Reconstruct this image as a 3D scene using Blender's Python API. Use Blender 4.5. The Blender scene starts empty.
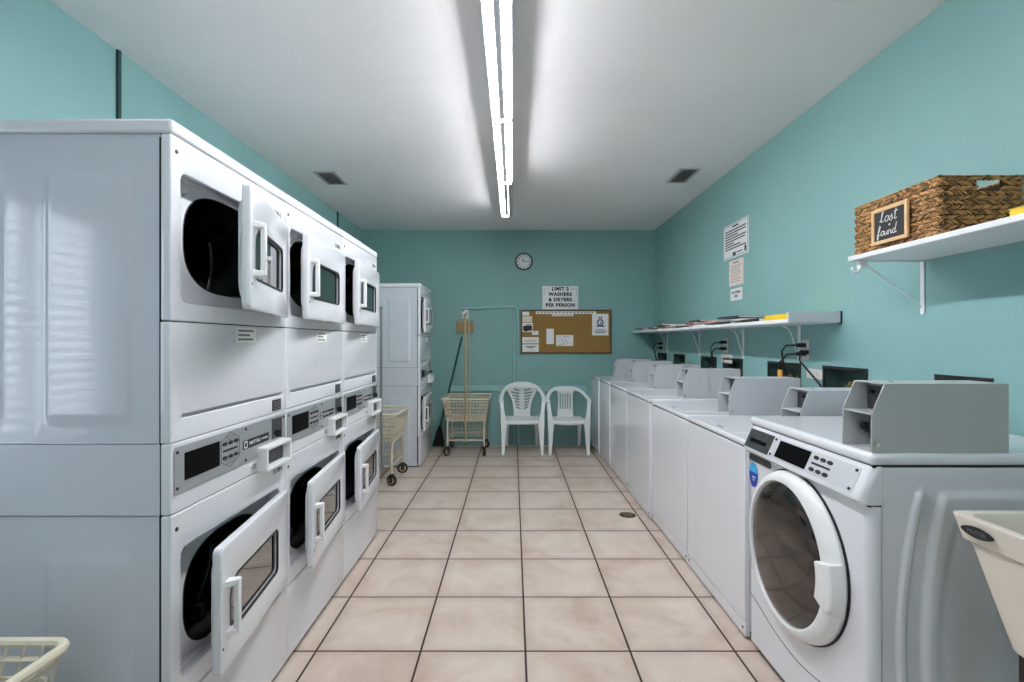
import bpy, bmesh, math, random
from mathutils import Vector, Matrix, Euler
PI = math.pi
random.seed(7)
S = bpy.context.scene
COL = S.collection

# ---------------------------------------------------------------- camera, sky, windows' light, exposure
CAMH = 1.25
cd = bpy.data.cameras.new('camera'); cam = bpy.data.objects.new('camera', cd); COL.objects.link(cam)
cam.location = (0, 0, CAMH); cam.rotation_euler = (PI/2, 0, 0)
cd.sensor_width = 36; cd.lens = 36*495/1024; cd.clip_start = 0.02
cd.shift_x = -1/1024
S.camera = cam

WALL_L, WALL_R, WALL_B, WALL_F, CEIL = -1.815, 1.70, 5.95, -1.60, 2.584

w = bpy.data.worlds.new('sky'); S.world = w; w.use_nodes = True
bg = w.node_tree.nodes['Background']; bg.inputs[0].default_value = (0.84, 0.89, 1.0, 1); bg.inputs[1].default_value = 3.0

def portal(name, loc, rot, sx, sy):
    l = bpy.data.lights.new(name, 'AREA'); l.shape = 'RECTANGLE'; l.size = sx; l.size_y = sy
    l.cycles.is_portal = True
    o = bpy.data.objects.new(name, l); COL.objects.link(o); o.location = loc; o.rotation_euler = rot
# unseen opening added behind the camera for daylight; window in the left wall
OPENING_X, OPENING_Z = (-0.20, 0.60), (1.00, 2.10)
WIN_Y, WIN_Z = (0.30, 0.98), (0.85, 1.80)
portal('door_daylight', ((OPENING_X[0]+OPENING_X[1])/2, WALL_F-0.03, (OPENING_Z[0]+OPENING_Z[1])/2), (PI/2, 0, PI), OPENING_X[1]-OPENING_X[0], OPENING_Z[1]-OPENING_Z[0])
portal('window_daylight', (WALL_L-0.09, (WIN_Y[0]+WIN_Y[1])/2, (WIN_Z[0]+WIN_Z[1])/2), (PI/2, 0, PI/2+PI), WIN_Y[1]-WIN_Y[0], WIN_Z[1]-WIN_Z[0])

TUBE_POWER = 32.0
S.view_settings.view_transform = 'Standard'; S.view_settings.look = 'None'
S.view_settings.gamma = 1; S.view_settings.use_curve_mapping = False
S.view_settings.exposure = 1.22
S.cycles.use_denoising = True
S.cycles.max_bounces = 10; S.cycles.diffuse_bounces = 5; S.cycles.glossy_bounces = 5; S.cycles.transparent_max_bounces = 12
S.cycles.sample_clamp_indirect = 6

# ---------------------------------------------------------------- materials
MATS = {}
def srgb(c):
    return tuple(((v/255)/12.92 if v/255 <= 0.04045 else ((v/255+0.055)/1.055)**2.4) for v in c) + (1,)
def mat(name, rgb, rough=0.5, metal=0.0, spec=0.5, noise=0.0, nscale=8.0, bump=0.0, bscale=60.0, coat=0.0, emit=None, emit_s=0, island=0.0):
    m = bpy.data.materials.new(name); m.use_nodes = True; nt = m.node_tree; N = nt.nodes; L = nt.links
    p = N['Principled BSDF']; c = srgb(rgb)
    p.inputs['Base Color'].default_value = c; p.inputs['Roughness'].default_value = rough
    p.inputs['Metallic'].default_value = metal; p.inputs['Specular IOR Level'].default_value = spec
    if coat: p.inputs['Coat Weight'].default_value = coat; p.inputs['Coat Roughness'].default_value = 0.08
    if noise or bump: tc = N.new('ShaderNodeTexCoord')
    if noise:
        nz = N.new('ShaderNodeTexNoise'); nz.inputs['Scale'].default_value = nscale; nz.inputs['Detail'].default_value = 6
        L.new(tc.outputs['Object'], nz.inputs['Vector'])
        mr = N.new('ShaderNodeMapRange'); mr.inputs['From Min'].default_value = .3; mr.inputs['From Max'].default_value = .7
        mr.inputs['To Min'].default_value = 1-noise; mr.inputs['To Max'].default_value = 1+noise
        L.new(nz.outputs['Fac'], mr.inputs['Value'])
        hs = N.new('ShaderNodeHueSaturation'); hs.inputs['Color'].default_value = c
        L.new(mr.outputs['Result'], hs.inputs['Value']); L.new(hs.outputs['Color'], p.inputs['Base Color'])
    if island:
        gm = N.new('ShaderNodeNewGeometry'); mr = N.new('ShaderNodeMapRange')
        mr.inputs['To Min'].default_value = 1-island; mr.inputs['To Max'].default_value = 1+island
        L.new(gm.outputs['Random Per Island'], mr.inputs['Value'])
        hs = N.new('ShaderNodeHueSaturation'); hs.inputs['Color'].default_value = c
        L.new(mr.outputs['Result'], hs.inputs['Value']); L.new(hs.outputs['Color'], p.inputs['Base Color'])
    if bump:
        nb = N.new('ShaderNodeTexNoise'); nb.inputs['Scale'].default_value = bscale; nb.inputs['Detail'].default_value = 4
        L.new(tc.outputs['Object'], nb.inputs['Vector'])
        b = N.new('ShaderNodeBump'); b.inputs['Strength'].default_value = bump; b.inputs['Distance'].default_value = 0.004
        L.new(nb.outputs['Fac'], b.inputs['Height']); L.new(b.outputs['Normal'], p.inputs['Normal'])
    if emit:
        p.inputs['Emission Color'].default_value = srgb(emit); p.inputs['Emission Strength'].default_value = emit_s
    MATS[name] = m
    return m
mat('wall_paint', (130, 172, 170), .55, noise=.03, nscale=2.5, bump=.25, bscale=45)
mat('wall_paint_lit', (150, 194, 190), .35)  # wall paint colour lightened to stand in for gloss catching light
mat('ceiling_paint', (236, 235, 236), .8, noise=.03, nscale=1.6, bump=.3, bscale=70)
mat('white_enamel', (226, 227, 232), .15, noise=.008, nscale=5, coat=.3)
mat('dryer_enamel', (204, 208, 216), .10, noise=.012, nscale=4, coat=.5)
mat('white_plastic', (232, 232, 232), .35)
mat('chair_plastic', (232, 235, 235), .38)
mat('shelf_white', (228, 229, 232), .4)
mat('dark_gap', (12, 13, 15), .8)
mat('black_display', (5, 5, 6), .4, spec=.06)
mat('black_rubber', (16, 16, 17), .55)
mat('drum_steel', (60, 66, 68), .3, metal=.8)
mat('drum_dark', (44, 50, 50), .35, metal=.6)
mat('panel_metal', (168, 171, 173), .33, metal=.35)
mat('coinbox_grey', (196, 198, 203), .4)
mat('coin_metal', (92, 92, 96), .35, metal=.7, noise=.25, nscale=30)
mat('dark_metal', (48, 48, 50), .4, metal=.5)
mat('chrome', (200, 200, 205), .15, metal=1)
mat('print_dark', (30, 30, 34), .6)
mat('print_grey', (110, 110, 118), .6)
mat('print_blue', (52, 92, 130), .6)
mat('print_pink', (205, 175, 170), .6)
mat('paper_white', (236, 236, 232), .7)
mat('paper_cream', (228, 214, 204), .7)
mat('cork', (150, 116, 62), .9, noise=.10, nscale=90, bump=.4, bscale=160)
mat('cork_frame', (92, 70, 40), .5)
mat('beige_coat', (216, 207, 184), .35)
mat('cart_beige', (204, 194, 172), .45, noise=.15, nscale=30)
mat('sink_plastic', (226, 216, 202), .35, noise=.015, nscale=6)
mat('caster_rubber', (30, 28, 27), .6)
mat('caster_hub', (196, 176, 130), .5)
mat('wood_block', (150, 128, 92), .7, noise=.12, nscale=25)
mat('pine_frame', (214, 176, 130), .55, noise=.06, nscale=30)
mat('chalkboard', (14, 14, 15), .6)
mat('chalk', (236, 236, 236), .9)
mat('seagrass', (156, 116, 70), .75, island=.8)
mat('seagrass_dark', (52, 36, 22), .9)
mat('yellow_paper', (232, 196, 40), .5)
mat('pole_tan', (176, 160, 120), .45)
mat('pole_grey', (150, 152, 156), .3, metal=.6)
mat('cord_black', (14, 14, 15), .5)
mat('tag_orange', (222, 160, 70), .5)
mat('sticker_light', (60, 170, 225), .35)
mat('sticker_dark', (24, 60, 160), .35)
mat('label_orange', (214, 120, 70), .5)
mat('outlet_plate', (214, 210, 204), .4)
mat('vent_metal', (176, 178, 178), .5)
mat('recess_green', (58, 84, 78), .6)
mat('hose_steel', (150, 152, 150), .3, metal=.8, noise=.3, nscale=120)
mat('broom_handle', (38, 70, 66), .5)
mat('broom_bristle', (20, 24, 26), .9)
mat('blind_white', (238, 240, 240), .5)
mat('clock_rim', (16, 26, 30), .35)
mat('sign_white', (226, 228, 228), .4)
mat('wall_joint', (24, 62, 62), .6)
mat('mag_dark', (40, 40, 46), .4); mat('mag_red', (160, 70, 72), .4); mat('mag_white', (214, 212, 208), .4)
mat('mag_pink', (196, 150, 150), .4); mat('mag_blue', (70, 84, 110), .4)
mat('brass', (170, 140, 80), .3, metal=.8)
m = mat('tube_glow', (255, 255, 255), .5, emit=(250, 251, 255), emit_s=TUBE_POWER)
mat('tube_unlit', (200, 204, 204), .4)
mat('fixture_grey', (205, 206, 208), .5); mat('tube_gap_dark', (30, 31, 32), 1.0, spec=0); mat('coinbox_steel', (180, 183, 182), .3)

def glass(name, tint, mixg):
    m = bpy.data.materials.new(name); m.use_nodes = True; nt = m.node_tree; N = nt.nodes; L = nt.links
    N.remove(N['Principled BSDF']); out = N['Material Output']
    t = N.new('ShaderNodeBsdfTransparent'); t.inputs[0].default_value = (*tint, 1)
    g = N.new('ShaderNodeBsdfGlossy'); g.inputs['Roughness'].default_value = .03; g.inputs[0].default_value = (.9, .9, .9, 1)
    f = N.new('ShaderNodeLayerWeight'); f.inputs[0].default_value = mixg
    x = N.new('ShaderNodeMixShader'); L.new(f.outputs['Facing'], x.inputs[0]); L.new(t.outputs[0], x.inputs[1]); L.new(g.outputs[0], x.inputs[2])
    L.new(x.outputs[0], out.inputs[0]); MATS[name] = m
glass('tinted_glass', (.22, .24, .23), .28)
glass('door_glass_dark', (.10, .085, .075), .22)
glass('window_glass', (.95, .97, .97), .12)

def door_bowl_mat():
    m = mat('smoked_bowl', (30, 24, 21), .08, spec=.8)
    nt = m.node_tree; N = nt.nodes; L = nt.links; p = N['Principled BSDF']
    tc = N.new('ShaderNodeTexCoord'); mp = N.new('ShaderNodeMapping'); mp.inputs['Scale'].default_value = (1, 2, 9)
    nz = N.new('ShaderNodeTexNoise'); nz.inputs['Scale'].default_value = 2.2; nz.inputs['Detail'].default_value = 3; nz.inputs['Distortion'].default_value = 1.2
    cr = N.new('ShaderNodeValToRGB'); cr.color_ramp.elements[0].color = srgb((16, 13, 12)); cr.color_ramp.elements[1].color = srgb((64, 51, 44))
    cr.color_ramp.elements[0].position = .42; cr.color_ramp.elements[1].position = .72
    L.new(tc.outputs['Object'], mp.inputs[0]); L.new(mp.outputs[0], nz.inputs['Vector']); L.new(nz.outputs['Fac'], cr.inputs[0]); L.new(cr.outputs[0], p.inputs['Base Color'])
door_bowl_mat()

def tile_mat():
    m = mat('floor_tile', (200, 180, 165), .3, spec=.4)
    nt = m.node_tree; N = nt.nodes; L = nt.links; p = N['Principled BSDF']
    T = .422
    def math_(op, a, b=None, c=None):
        n = N.new('ShaderNodeMath'); n.operation = op
        for i, v in enumerate((a, b, c)):
            if v is None: continue
            if isinstance(v, (int, float)): n.inputs[i].default_value = v
            else: L.new(v, n.inputs[i])
        return n.outputs[0]
    tc = N.new('ShaderNodeTexCoord'); sp = N.new('ShaderNodeSeparateXYZ'); L.new(tc.outputs['Object'], sp.inputs[0])
    dist = []; cells = []
    for ax, off in (('X', .050), ('Y', 1.995)):
        v = math_('DIVIDE', math_('SUBTRACT', sp.outputs[ax], off), T)
        f = math_('FRACT', math_('ADD', v, 40)); cells.append(math_('FLOOR', math_('ADD', v, 40)))
        dist.append(math_('MULTIPLY', math_('MINIMUM', f, math_('SUBTRACT', 1, f)), T))
    d = math_('MINIMUM', dist[0], dist[1])
    gr = N.new('ShaderNodeMapRange'); gr.inputs['From Min'].default_value = .0032; gr.inputs['From Max'].default_value = .0052; L.new(d, gr.inputs['Value'])
    cx = N.new('ShaderNodeCombineXYZ'); L.new(math_('MULTIPLY', cells[0], 7.3), cx.inputs[0]); L.new(math_('MULTIPLY', cells[1], 5.1), cx.inputs[1])
    va = N.new('ShaderNodeVectorMath'); L.new(tc.outputs['Object'], va.inputs[0]); L.new(cx.outputs[0], va.inputs[1])
    n1 = N.new('ShaderNodeTexNoise'); n1.inputs['Scale'].default_value = 3.2; n1.inputs['Detail'].default_value = 9; n1.inputs['Roughness'].default_value = .62; n1.inputs['Distortion'].default_value = .6
    L.new(va.outputs[0], n1.inputs['Vector'])
    cr = N.new('ShaderNodeValToRGB'); e = cr.color_ramp.elements
    e[0].position = .25; e[0].color = srgb((184, 160, 144)); e[1].position = .72; e[1].color = srgb((218, 205, 194))
    k = e.new(.5); k.color = srgb((207, 191, 178))
    L.new(n1.outputs['Fac'], cr.inputs[0])
    # worn darker band along tile edges, modulated by noise
    n2 = N.new('ShaderNodeTexNoise'); n2.inputs['Scale'].default_value = 9; n2.inputs['Detail'].default_value = 6; L.new(va.outputs[0], n2.inputs['Vector'])
    ed = N.new('ShaderNodeMapRange'); ed.inputs['From Min'].default_value = 0; ed.inputs['From Max'].default_value = .06; ed.inputs['To Min'].default_value = .55; ed.inputs['To Max'].default_value = 0; L.new(d, ed.inputs['Value'])
    em = math_('MULTIPLY', ed.outputs[0], n2.outputs['Fac'])
    mx = N.new('ShaderNodeMix'); mx.data_type = 'RGBA'; L.new(em, mx.inputs[0]); L.new(cr.outputs[0], mx.inputs[6]); mx.inputs[7].default_value = srgb((150, 118, 98))
    # small specks
    n3 = N.new('ShaderNodeTexNoise'); n3.inputs['Scale'].default_value = 55; n3.inputs['Detail'].default_value = 3; L.new(va.outputs[0], n3.inputs['Vector'])
    s3 = N.new('ShaderNodeMapRange'); s3.inputs['From Min'].default_value = .68; s3.inputs['From Max'].default_value = .78; s3.inputs['To Max'].default_value = .45; L.new(n3.outputs['Fac'], s3.inputs['Value'])
    m3 = N.new('ShaderNodeMix'); m3.data_type = 'RGBA'; L.new(s3.outputs[0], m3.inputs[0]); L.new(mx.outputs[2], m3.inputs[6]); m3.inputs[7].default_value = srgb((120, 92, 74))
    m2 = N.new('ShaderNodeMix'); m2.data_type = 'RGBA'; L.new(gr.outputs[0], m2.inputs[0]); m2.inputs[6].default_value = srgb((58, 44, 38)); L.new(m3.outputs[2], m2.inputs[7])
    L.new(m2.outputs[2], p.inputs['Base Color'])
    rg = N.new('ShaderNodeMapRange'); rg.inputs['To Min'].default_value = .8; rg.inputs['To Max'].default_value = .3; L.new(gr.outputs[0], rg.inputs['Value']); L.new(rg.outputs[0], p.inputs['Roughness'])
    b = N.new('ShaderNodeBump'); b.inputs['Strength'].default_value = .6; b.inputs['Distance'].default_value = .003; L.new(gr.outputs[0], b.inputs['Height']); L.new(b.outputs[0], p.inputs['Normal'])
tile_mat()

# ---------------------------------------------------------------- mesh helpers
def TR(x=0, y=0, z=0): return Matrix.Translation((x, y, z))
def frame(o, a, b):
    """matrix placing plane coordinates (a, b) at origin o; third axis = a x b"""
    a = Vector(a).normalized(); b = Vector(b).normalized(); c = a.cross(b)
    return Matrix(((a.x, b.x, c.x, o[0]), (a.y, b.y, c.y, o[1]), (a.z, b.z, c.z, o[2]), (0, 0, 0, 1)))
def FPX(o): return frame(o, (0, 1, 0), (0, 0, 1))     # faces +x
def FNX(o): return frame(o, (0, -1, 0), (0, 0, 1))    # faces -x
def FNY(o): return frame(o, (1, 0, 0), (0, 0, 1))     # faces -y
def FPZ(o): return frame(o, (1, 0, 0), (0, 1, 0))     # faces up

def curve_mesh(cu):
    ob = bpy.data.objects.new('tmp', cu); COL.objects.link(ob)
    dg = bpy.context.evaluated_depsgraph_get()
    me = bpy.data.meshes.new_from_object(ob.evaluated_get(dg))
    bpy.data.objects.remove(ob); bpy.data.curves.remove(cu)
    return me

class MB:
    def __init__(s): s.bm = bmesh.new()
    def add(s, vs, fs, mtx=None):
        V = [s.bm.verts.new(mtx @ Vector(v) if mtx else v) for v in vs]
        for f in fs:
            try: s.bm.faces.new([V[i] for i in f])
            except ValueError: pass
        return s
    def box(s, x0, x1, y0, y1, z0, z1, omit='', mtx=None):
        vs = [(x, y, z) for z in (z0, z1) for y in (y0, y1) for x in (x0, x1)]
        F = {'-z': (0, 2, 3, 1), '+z': (4, 5, 7, 6), '-y': (0, 1, 5, 4), '+y': (2, 6, 7, 3), '-x': (0, 4, 6, 2), '+x': (1, 3, 7, 5)}
        return s.add(vs, [F[k] for k in F if k not in omit.split()], mtx)
    def rings(s, rings, cap=True, closed=True, mtx=None):
        n = len(rings[0]); vs = [v for r in rings for v in r]; fs = []
        for i in range(len(rings)-1):
            for j in range(n if closed else n-1):
                k = (j+1) % n
                fs.append((i*n+j, i*n+k, (i+1)*n+k, (i+1)*n+j))
        if cap and closed:
            fs.append(tuple(range(n))[::-1]); fs.append(tuple((len(rings)-1)*n+j for j in range(n)))
        return s.add(vs, fs, mtx)
    def tube(s, pts, r, n=8, closed=False, cap=True):
        pts = [Vector(p) for p in pts]; m = len(pts); rs = []
        up = None
        for i, p in enumerate(pts):
            if closed: t = (pts[(i+1) % m]-pts[i-1]).normalized()
            else: t = ((pts[min(i+1, m-1)]-pts[max(i-1, 0)])).normalized()
            if up is None:
                up = Vector((0, 0, 1)) if abs(t.z) < .9 else Vector((1, 0, 0))
            a = t.cross(up).normalized(); b = a.cross(t).normalized(); up = b
            rr = r[i] if isinstance(r, (list, tuple)) else r
            rs.append([p + a*rr*math.cos(2*PI*k/n) + b*rr*math.sin(2*PI*k/n) for k in range(n)])
        if closed: rs.append(rs[0]); cap = False
        return s.rings(rs, cap=cap)
    def lathe(s, prof, n=32, mtx=None, cap=False):
        return s.rings([[(r*math.cos(2*PI*k/n), r*math.sin(2*PI*k/n), z) for k in range(n)] for r, z in prof], cap=cap, mtx=mtx)
    def cyl(s, c, r, h, axis='z', n=20):
        m = {'z': TR(*c), 'x': frame(c, (0, 1, 0), (0, 0, 1)), 'y': frame(c, (0, 0, 1), (1, 0, 0))}[axis]
        return s.lathe([(r, 0), (r, h)], n, m, cap=True)
    def plate(s, loops, t, mtx, bev=0.0, seg=2):
        """flat plate with outline loops[0] and holes loops[1:], front face at third axis 0, thickness t behind it"""
        cu = bpy.data.curves.new('tmp', 'CURVE'); cu.dimensions = '2D'; cu.fill_mode = 'BOTH'
        cu.extrude = t/2-bev; cu.bevel_depth = bev; cu.bevel_resolution = seg; cu.offset = -bev
        for lp in loops:
            sp = cu.splines.new('POLY'); sp.points.add(len(lp)-1); sp.use_cyclic_u = True
            for i, q in enumerate(lp): sp.points[i].co = (q[0], q[1], 0, 1)
        me = curve_mesh(cu); me.transform(mtx @ TR(0, 0, -t/2))
        s.bm.from_mesh(me); bpy.data.meshes.remove(me)
        return s
    def text(s, body, size, mtx, t=.001, align='CENTER', shear=0, bold=0, space=1):
        cu = bpy.data.curves.new('tmp', 'FONT'); cu.body = body; cu.size = size; cu.extrude = t; cu.align_x = align; cu.align_y = 'CENTER'
        cu.shear = shear; cu.offset = bold; cu.space_character = space; cu.resolution_u = 3
        me = curve_mesh(cu); me.transform(mtx); s.bm.from_mesh(me); bpy.data.meshes.remove(me)
        return s
    def grid(s, f, nu, nv):
        vs = [f(i/nu, j/nv) for j in range(nv+1) for i in range(nu+1)]
        return s.add(vs, [(j*(nu+1)+i, j*(nu+1)+i+1, (j+1)*(nu+1)+i+1, (j+1)*(nu+1)+i) for j in range(nv) for i in range(nu)])

def rrect(x0, x1, y0, y1, r, n=6):
    r4 = r if isinstance(r, (list, tuple)) else (r,)*4   # bl, br, tr, tl
    out = []
    for (cx, cy, a0), rr in zip(((x0, y0, PI), (x1, y0, 1.5*PI), (x1, y1, 0), (x0, y1, .5*PI)), r4):
        sx = 1 if cx == x0 else -1; sy = 1 if cy == y0 else -1
        for k in range(n+1):
            a = a0 + k/n*PI/2
            out.append((cx+sx*rr+rr*math.cos(a), cy+sy*rr+rr*math.sin(a)))
    return out
def rect(x0, x1, y0, y1): return [(x0, y0), (x1, y0), (x1, y1), (x0, y1)]
def sup(cx, cy, a, b, n=2.0, k=48):
    o = []
    for i in range(k):
        t = 2*PI*i/k; c, q = math.cos(t), math.sin(t)
        o.append((cx+a*math.copysign(abs(c)**(2/n), c), cy+b*math.copysign(abs(q)**(2/n), q)))
    return o

def obj(name, mb, m, parent=None, bevel=0, smooth=True, seg=2, subsurf=0, solid=0, kind=None, loc=None, rot=None):
    bm = mb.bm
    bmesh.ops.remove_doubles(bm, verts=bm.verts, dist=1e-6)
    bmesh.ops.recalc_face_normals(bm, faces=bm.faces)
    me = bpy.data.meshes.new(name); bm.to_mesh(me); bm.free()
    me.materials.append(MATS[m])
    if smooth:
        me.shade_smooth(); me.set_sharp_from_angle(angle=math.radians(38))
    o = bpy.data.objects.new(name, me); COL.objects.link(o)
    if parent: o.parent = parent
    if loc: o.location = loc
    if rot: o.rotation_euler = rot
    if solid:
        k = o.modifiers.new('solid', 'SOLIDIFY'); k.thickness = solid; k.offset = 0
    if bevel:
        k = o.modifiers.new('bevel', 'BEVEL'); k.width = bevel; k.segments = seg; k.limit_method = 'ANGLE'; k.angle_limit = math.radians(40); k.harden_normals = False
    if subsurf:
        k = o.modifiers.new('sub', 'SUBSURF'); k.levels = k.render_levels = subsurf
    if kind: o['kind'] = kind
    return o
def thing(name, label, cat, loc=(0, 0, 0), rotz=0, group=None):
    o = bpy.data.objects.new(name, None); COL.objects.link(o); o.empty_display_size = .1
    o.location = loc; o.rotation_euler = (0, 0, rotz); return tag(o, label, cat, group)
def tag(o, label, cat, group=None):
    o['label'] = label; o['category'] = cat
    if group: o['group'] = group
    return o
def struct(name, mb, m, parent=None, **k):
    o = obj(name, mb, m, parent, **k)
    if not parent: o['kind'] = 'structure'
    return o
def copy_tree(o, parent=None):
    c = o.copy(); COL.objects.link(c)
    if parent: c.parent = parent
    for ch in list(o.children): copy_tree(ch, c)
    return c

# ---------------------------------------------------------------- room shell
struct('floor', MB().box(WALL_L-.15, WALL_R+.15, WALL_F-.15, WALL_B+.15, -.06, 0), 'floor_tile', smooth=False)
struct('ceiling', MB().box(WALL_L-.15, WALL_R+.15, WALL_F-.15, WALL_B+.15, CEIL, CEIL+.06), 'ceiling_paint', smooth=False)
struct('wall_back', MB().box(WALL_L-.1, WALL_R+.1, WALL_B, WALL_B+.1, 0, CEIL), 'wall_paint', smooth=False)
def holed_wall(a0, a1, holes, mk):
    """wall slab of width a0..a1 and room height, with rectangular openings, in pieces welded into one mesh"""
    A = sorted({a0, a1, *[h[0] for h in holes], *[h[1] for h in holes]}); Z = sorted({0, CEIL, *[h[2] for h in holes], *[h[3] for h in holes]})
    b = MB()
    for i in range(len(A)-1):
        for j in range(len(Z)-1):
            ca, cz = (A[i]+A[i+1])/2, (Z[j]+Z[j+1])/2
            if any(h[0] < ca < h[1] and h[2] < cz < h[3] for h in holes): continue
            mk(b, A[i], A[i+1], Z[j], Z[j+1])
    return b
OUTLET = [(1.76, 1.98), (2.38, 2.70), (2.93, 3.285), (3.67, 3.985), (4.14, 4.45), (4.90, 5.20), (5.48, 5.78)]
OZ = (.86, 1.105)
struct('wall_right', holed_wall(WALL_F-.1, WALL_B+.1, [(a, b, *OZ) for a, b in OUTLET], lambda b, p, q, r, s: b.box(WALL_R, WALL_R+.1, p, q, r, s)), 'wall_paint', smooth=False)
struct('wall_left', holed_wall(WALL_F-.1, WALL_B+.1, [(*WIN_Y, *WIN_Z)], lambda b, p, q, r, s: b.box(WALL_L-.1, WALL_L, p, q, r, s)), 'wall_paint', smooth=False)
struct('wall_front', holed_wall(WALL_L-.1, WALL_R+.1, [(*OPENING_X, *OPENING_Z)], lambda b, p, q, r, s: b.box(p, q, WALL_F-.1, WALL_F, r, s)), 'wall_paint', smooth=False)
# window frames and glass for the left window and the added opening
def window_unit(name, mtx, wd, ht, n):
    r = bpy.data.objects.new(name, None); COL.objects.link(r); r['kind'] = 'structure'; r.matrix_world = mtx
    fr = MB().plate([rect(0, wd, 0, ht)] + [rect(.04+k*(wd-.04)/n, (k+1)*(wd-.04)/n, .04, ht-.04) for k in range(n)], .05, Matrix.Identity(4))
    obj('window_frame', fr, 'white_plastic', r, bevel=.003)
    obj('pane', MB().box(.03, wd-.03, .03, ht-.03, -.03, -.026), 'window_glass', r, smooth=False)
    return r
window_unit('window_1', frame((WALL_L-.03, WIN_Y[0], WIN_Z[0]), (0, 1, 0), (0, 0, 1)), WIN_Y[1]-WIN_Y[0], WIN_Z[1]-WIN_Z[0], 2)
window_unit('added_opening', frame((OPENING_X[1], WALL_F-.03, OPENING_Z[0]), (-1, 0, 0), (0, 0, 1)), OPENING_X[1]-OPENING_X[0], OPENING_Z[1]-OPENING_Z[0], 3)
bl = MB()
for k in range(22):
    z = WIN_Z[0]+.03+k*.042
    bl.box(-.018, .018, WIN_Y[0]+.01, WIN_Y[1]-.01, -.001, .001, mtx=TR(WALL_L+.03, 0, z) @ Matrix.Rotation(math.radians(32), 4, 'Y'))
bl.box(WALL_L+.005, WALL_L+.05, WIN_Y[0], WIN_Y[1], WIN_Z[1]-.03, WIN_Z[1]+.01)
tag(obj('window_blind', bl, 'blind_white'), 'white slatted blind hanging in the left wall window beside the camera', 'blind')

# trim: rail on the back wall, joints of the left wall
struct('trim_1', MB().box(-.76, .88, WALL_B-.022, WALL_B-.001, .645, .715), 'wall_paint_lit', bevel=.004)
struct('trim_2', MB().box(WALL_L+.0005, WALL_L+.012, 2.262, 2.28, 0, CEIL-.001), 'wall_joint', smooth=False)
struct('trim_3', MB().box(WALL_L+.0005, WALL_L+.012, 5.10, 5.12, 0, CEIL-.001), 'wall_joint', smooth=False)

# ---------------------------------------------------------------- strip lights
def strip_light(y0, y1, label, lit=(True, True)):
    t = thing('strip_light', label, 'ceiling light', (-.06, y0, CEIL), 0, 'fluorescent strip lights end to end')
    L = y1-y0-.006
    obj('housing', MB().box(-.058, .058, 0, L, -.100, -.0005).box(-.048, .048, 0, .012, -.124, -.0005).box(-.048, .048, L-.012, L, -.124, -.0005), 'fixture_grey', t, bevel=.003)
    obj('gap_strip', MB().box(-.0135, .0135, .012, L-.012, -.1025, -.0995), 'tube_gap_dark', t, smooth=False)  # added strip, near-black colour tones down the tube glare in the gap
    for sx, on in zip((-.0285, .0285), lit):
        b = MB(); b.lathe([(.0145, 0), (.0145, L-.03)], 14, frame((sx, .015, -.108), (0, 0, 1), (1, 0, 0)), cap=True)
        obj('tube', b, 'tube_glow' if on else 'tube_unlit', t)
YS = [.60, 1.68, 2.765, 3.845, 4.855]
for i, lab in enumerate(('twin tube strip light directly above the camera end of the room',
                         'longest looking lit twin tube strip light at the top edge of the photo', 'lit twin tube strip light in the middle of the line on the ceiling',
                         'strip light nearest the back wall with its right tube unlit')):
    strip_light(YS[i], YS[i+1], lab, (True, i != 3))

# ---------------------------------------------------------------- ceiling vents
def vent(x0, x1, y0, y1, label):
    t = thing('ceiling_vent', label, 'vent', ((x0+x1)/2, (y0+y1)/2, CEIL))
    a, b = (x1-x0)/2, (y1-y0)/2
    obj('frame', MB().plate([rect(-a, a, -b, b), rect(-a+.022, a-.022, -b+.022, b-.022)], .008, frame((0, 0, -.009), (-1, 0, 0), (0, 1, 0)), bev=.002), 'vent_metal', t)
    obj('backing', MB().box(-a+.02, a-.02, -b+.02, b-.02, -.002, -.0005), 'dark_gap', t, smooth=False)
    s = MB()
    for k in range(6):
        x = -a+.03+k*(2*a-.06)/5
        s.box(-.0075, .0075, -b+.02, b-.02, -.0008, .0008, mtx=TR(x, 0, -.0075) @ Matrix.Rotation(math.radians(62 if x0 < 0 else -62), 4, 'Y'))
    obj('slats', s, 'vent_metal', t, smooth=False)
vent(1.285, 1.45, 3.815, 4.155, 'metal ceiling vent near the right wall')
vent(-1.575, -1.40, 3.89, 4.206, 'metal ceiling vent above the dryers near the left wall')

# ---------------------------------------------------------------- stacked dryers
DW, DX = .638, -.875
Z_TOP, Z_CAP, Z_UP, Z_MID, Z_CTL, Z_LOW = 1.821, 1.783, 1.301, .986, .802, .298
def side_panel(z0, z1, x0=-.70, x1=-.0285, mirror=False):
    """pressed steel side with two shallow raised pads"""
    def h(x, z):
        e = 0
        for a, b in ((-.66, -.43), (-.325, -.10)):
            d = max(a-x, x-b, (z0+.05)-z, z-(z1-.10))
            e = max(e, min(1, max(0, (-d)/.014)))
        return e*e*(3-2*e)*.0045
    g = MB(); nx = 96; nz = 60
    xs = [x0+(x1-x0)*i/nx for i in range(nx+1)]; zs = [z0+(z1-z0)*j/nz for j in range(nz+1)]
    g.grid(lambda u, v: (x0+(x1-x0)*u, 0.0042-h(x0+(x1-x0)*u, z0+(z1-z0)*v), z0+(z1-z0)*v), nx, nz)
    return g

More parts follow.
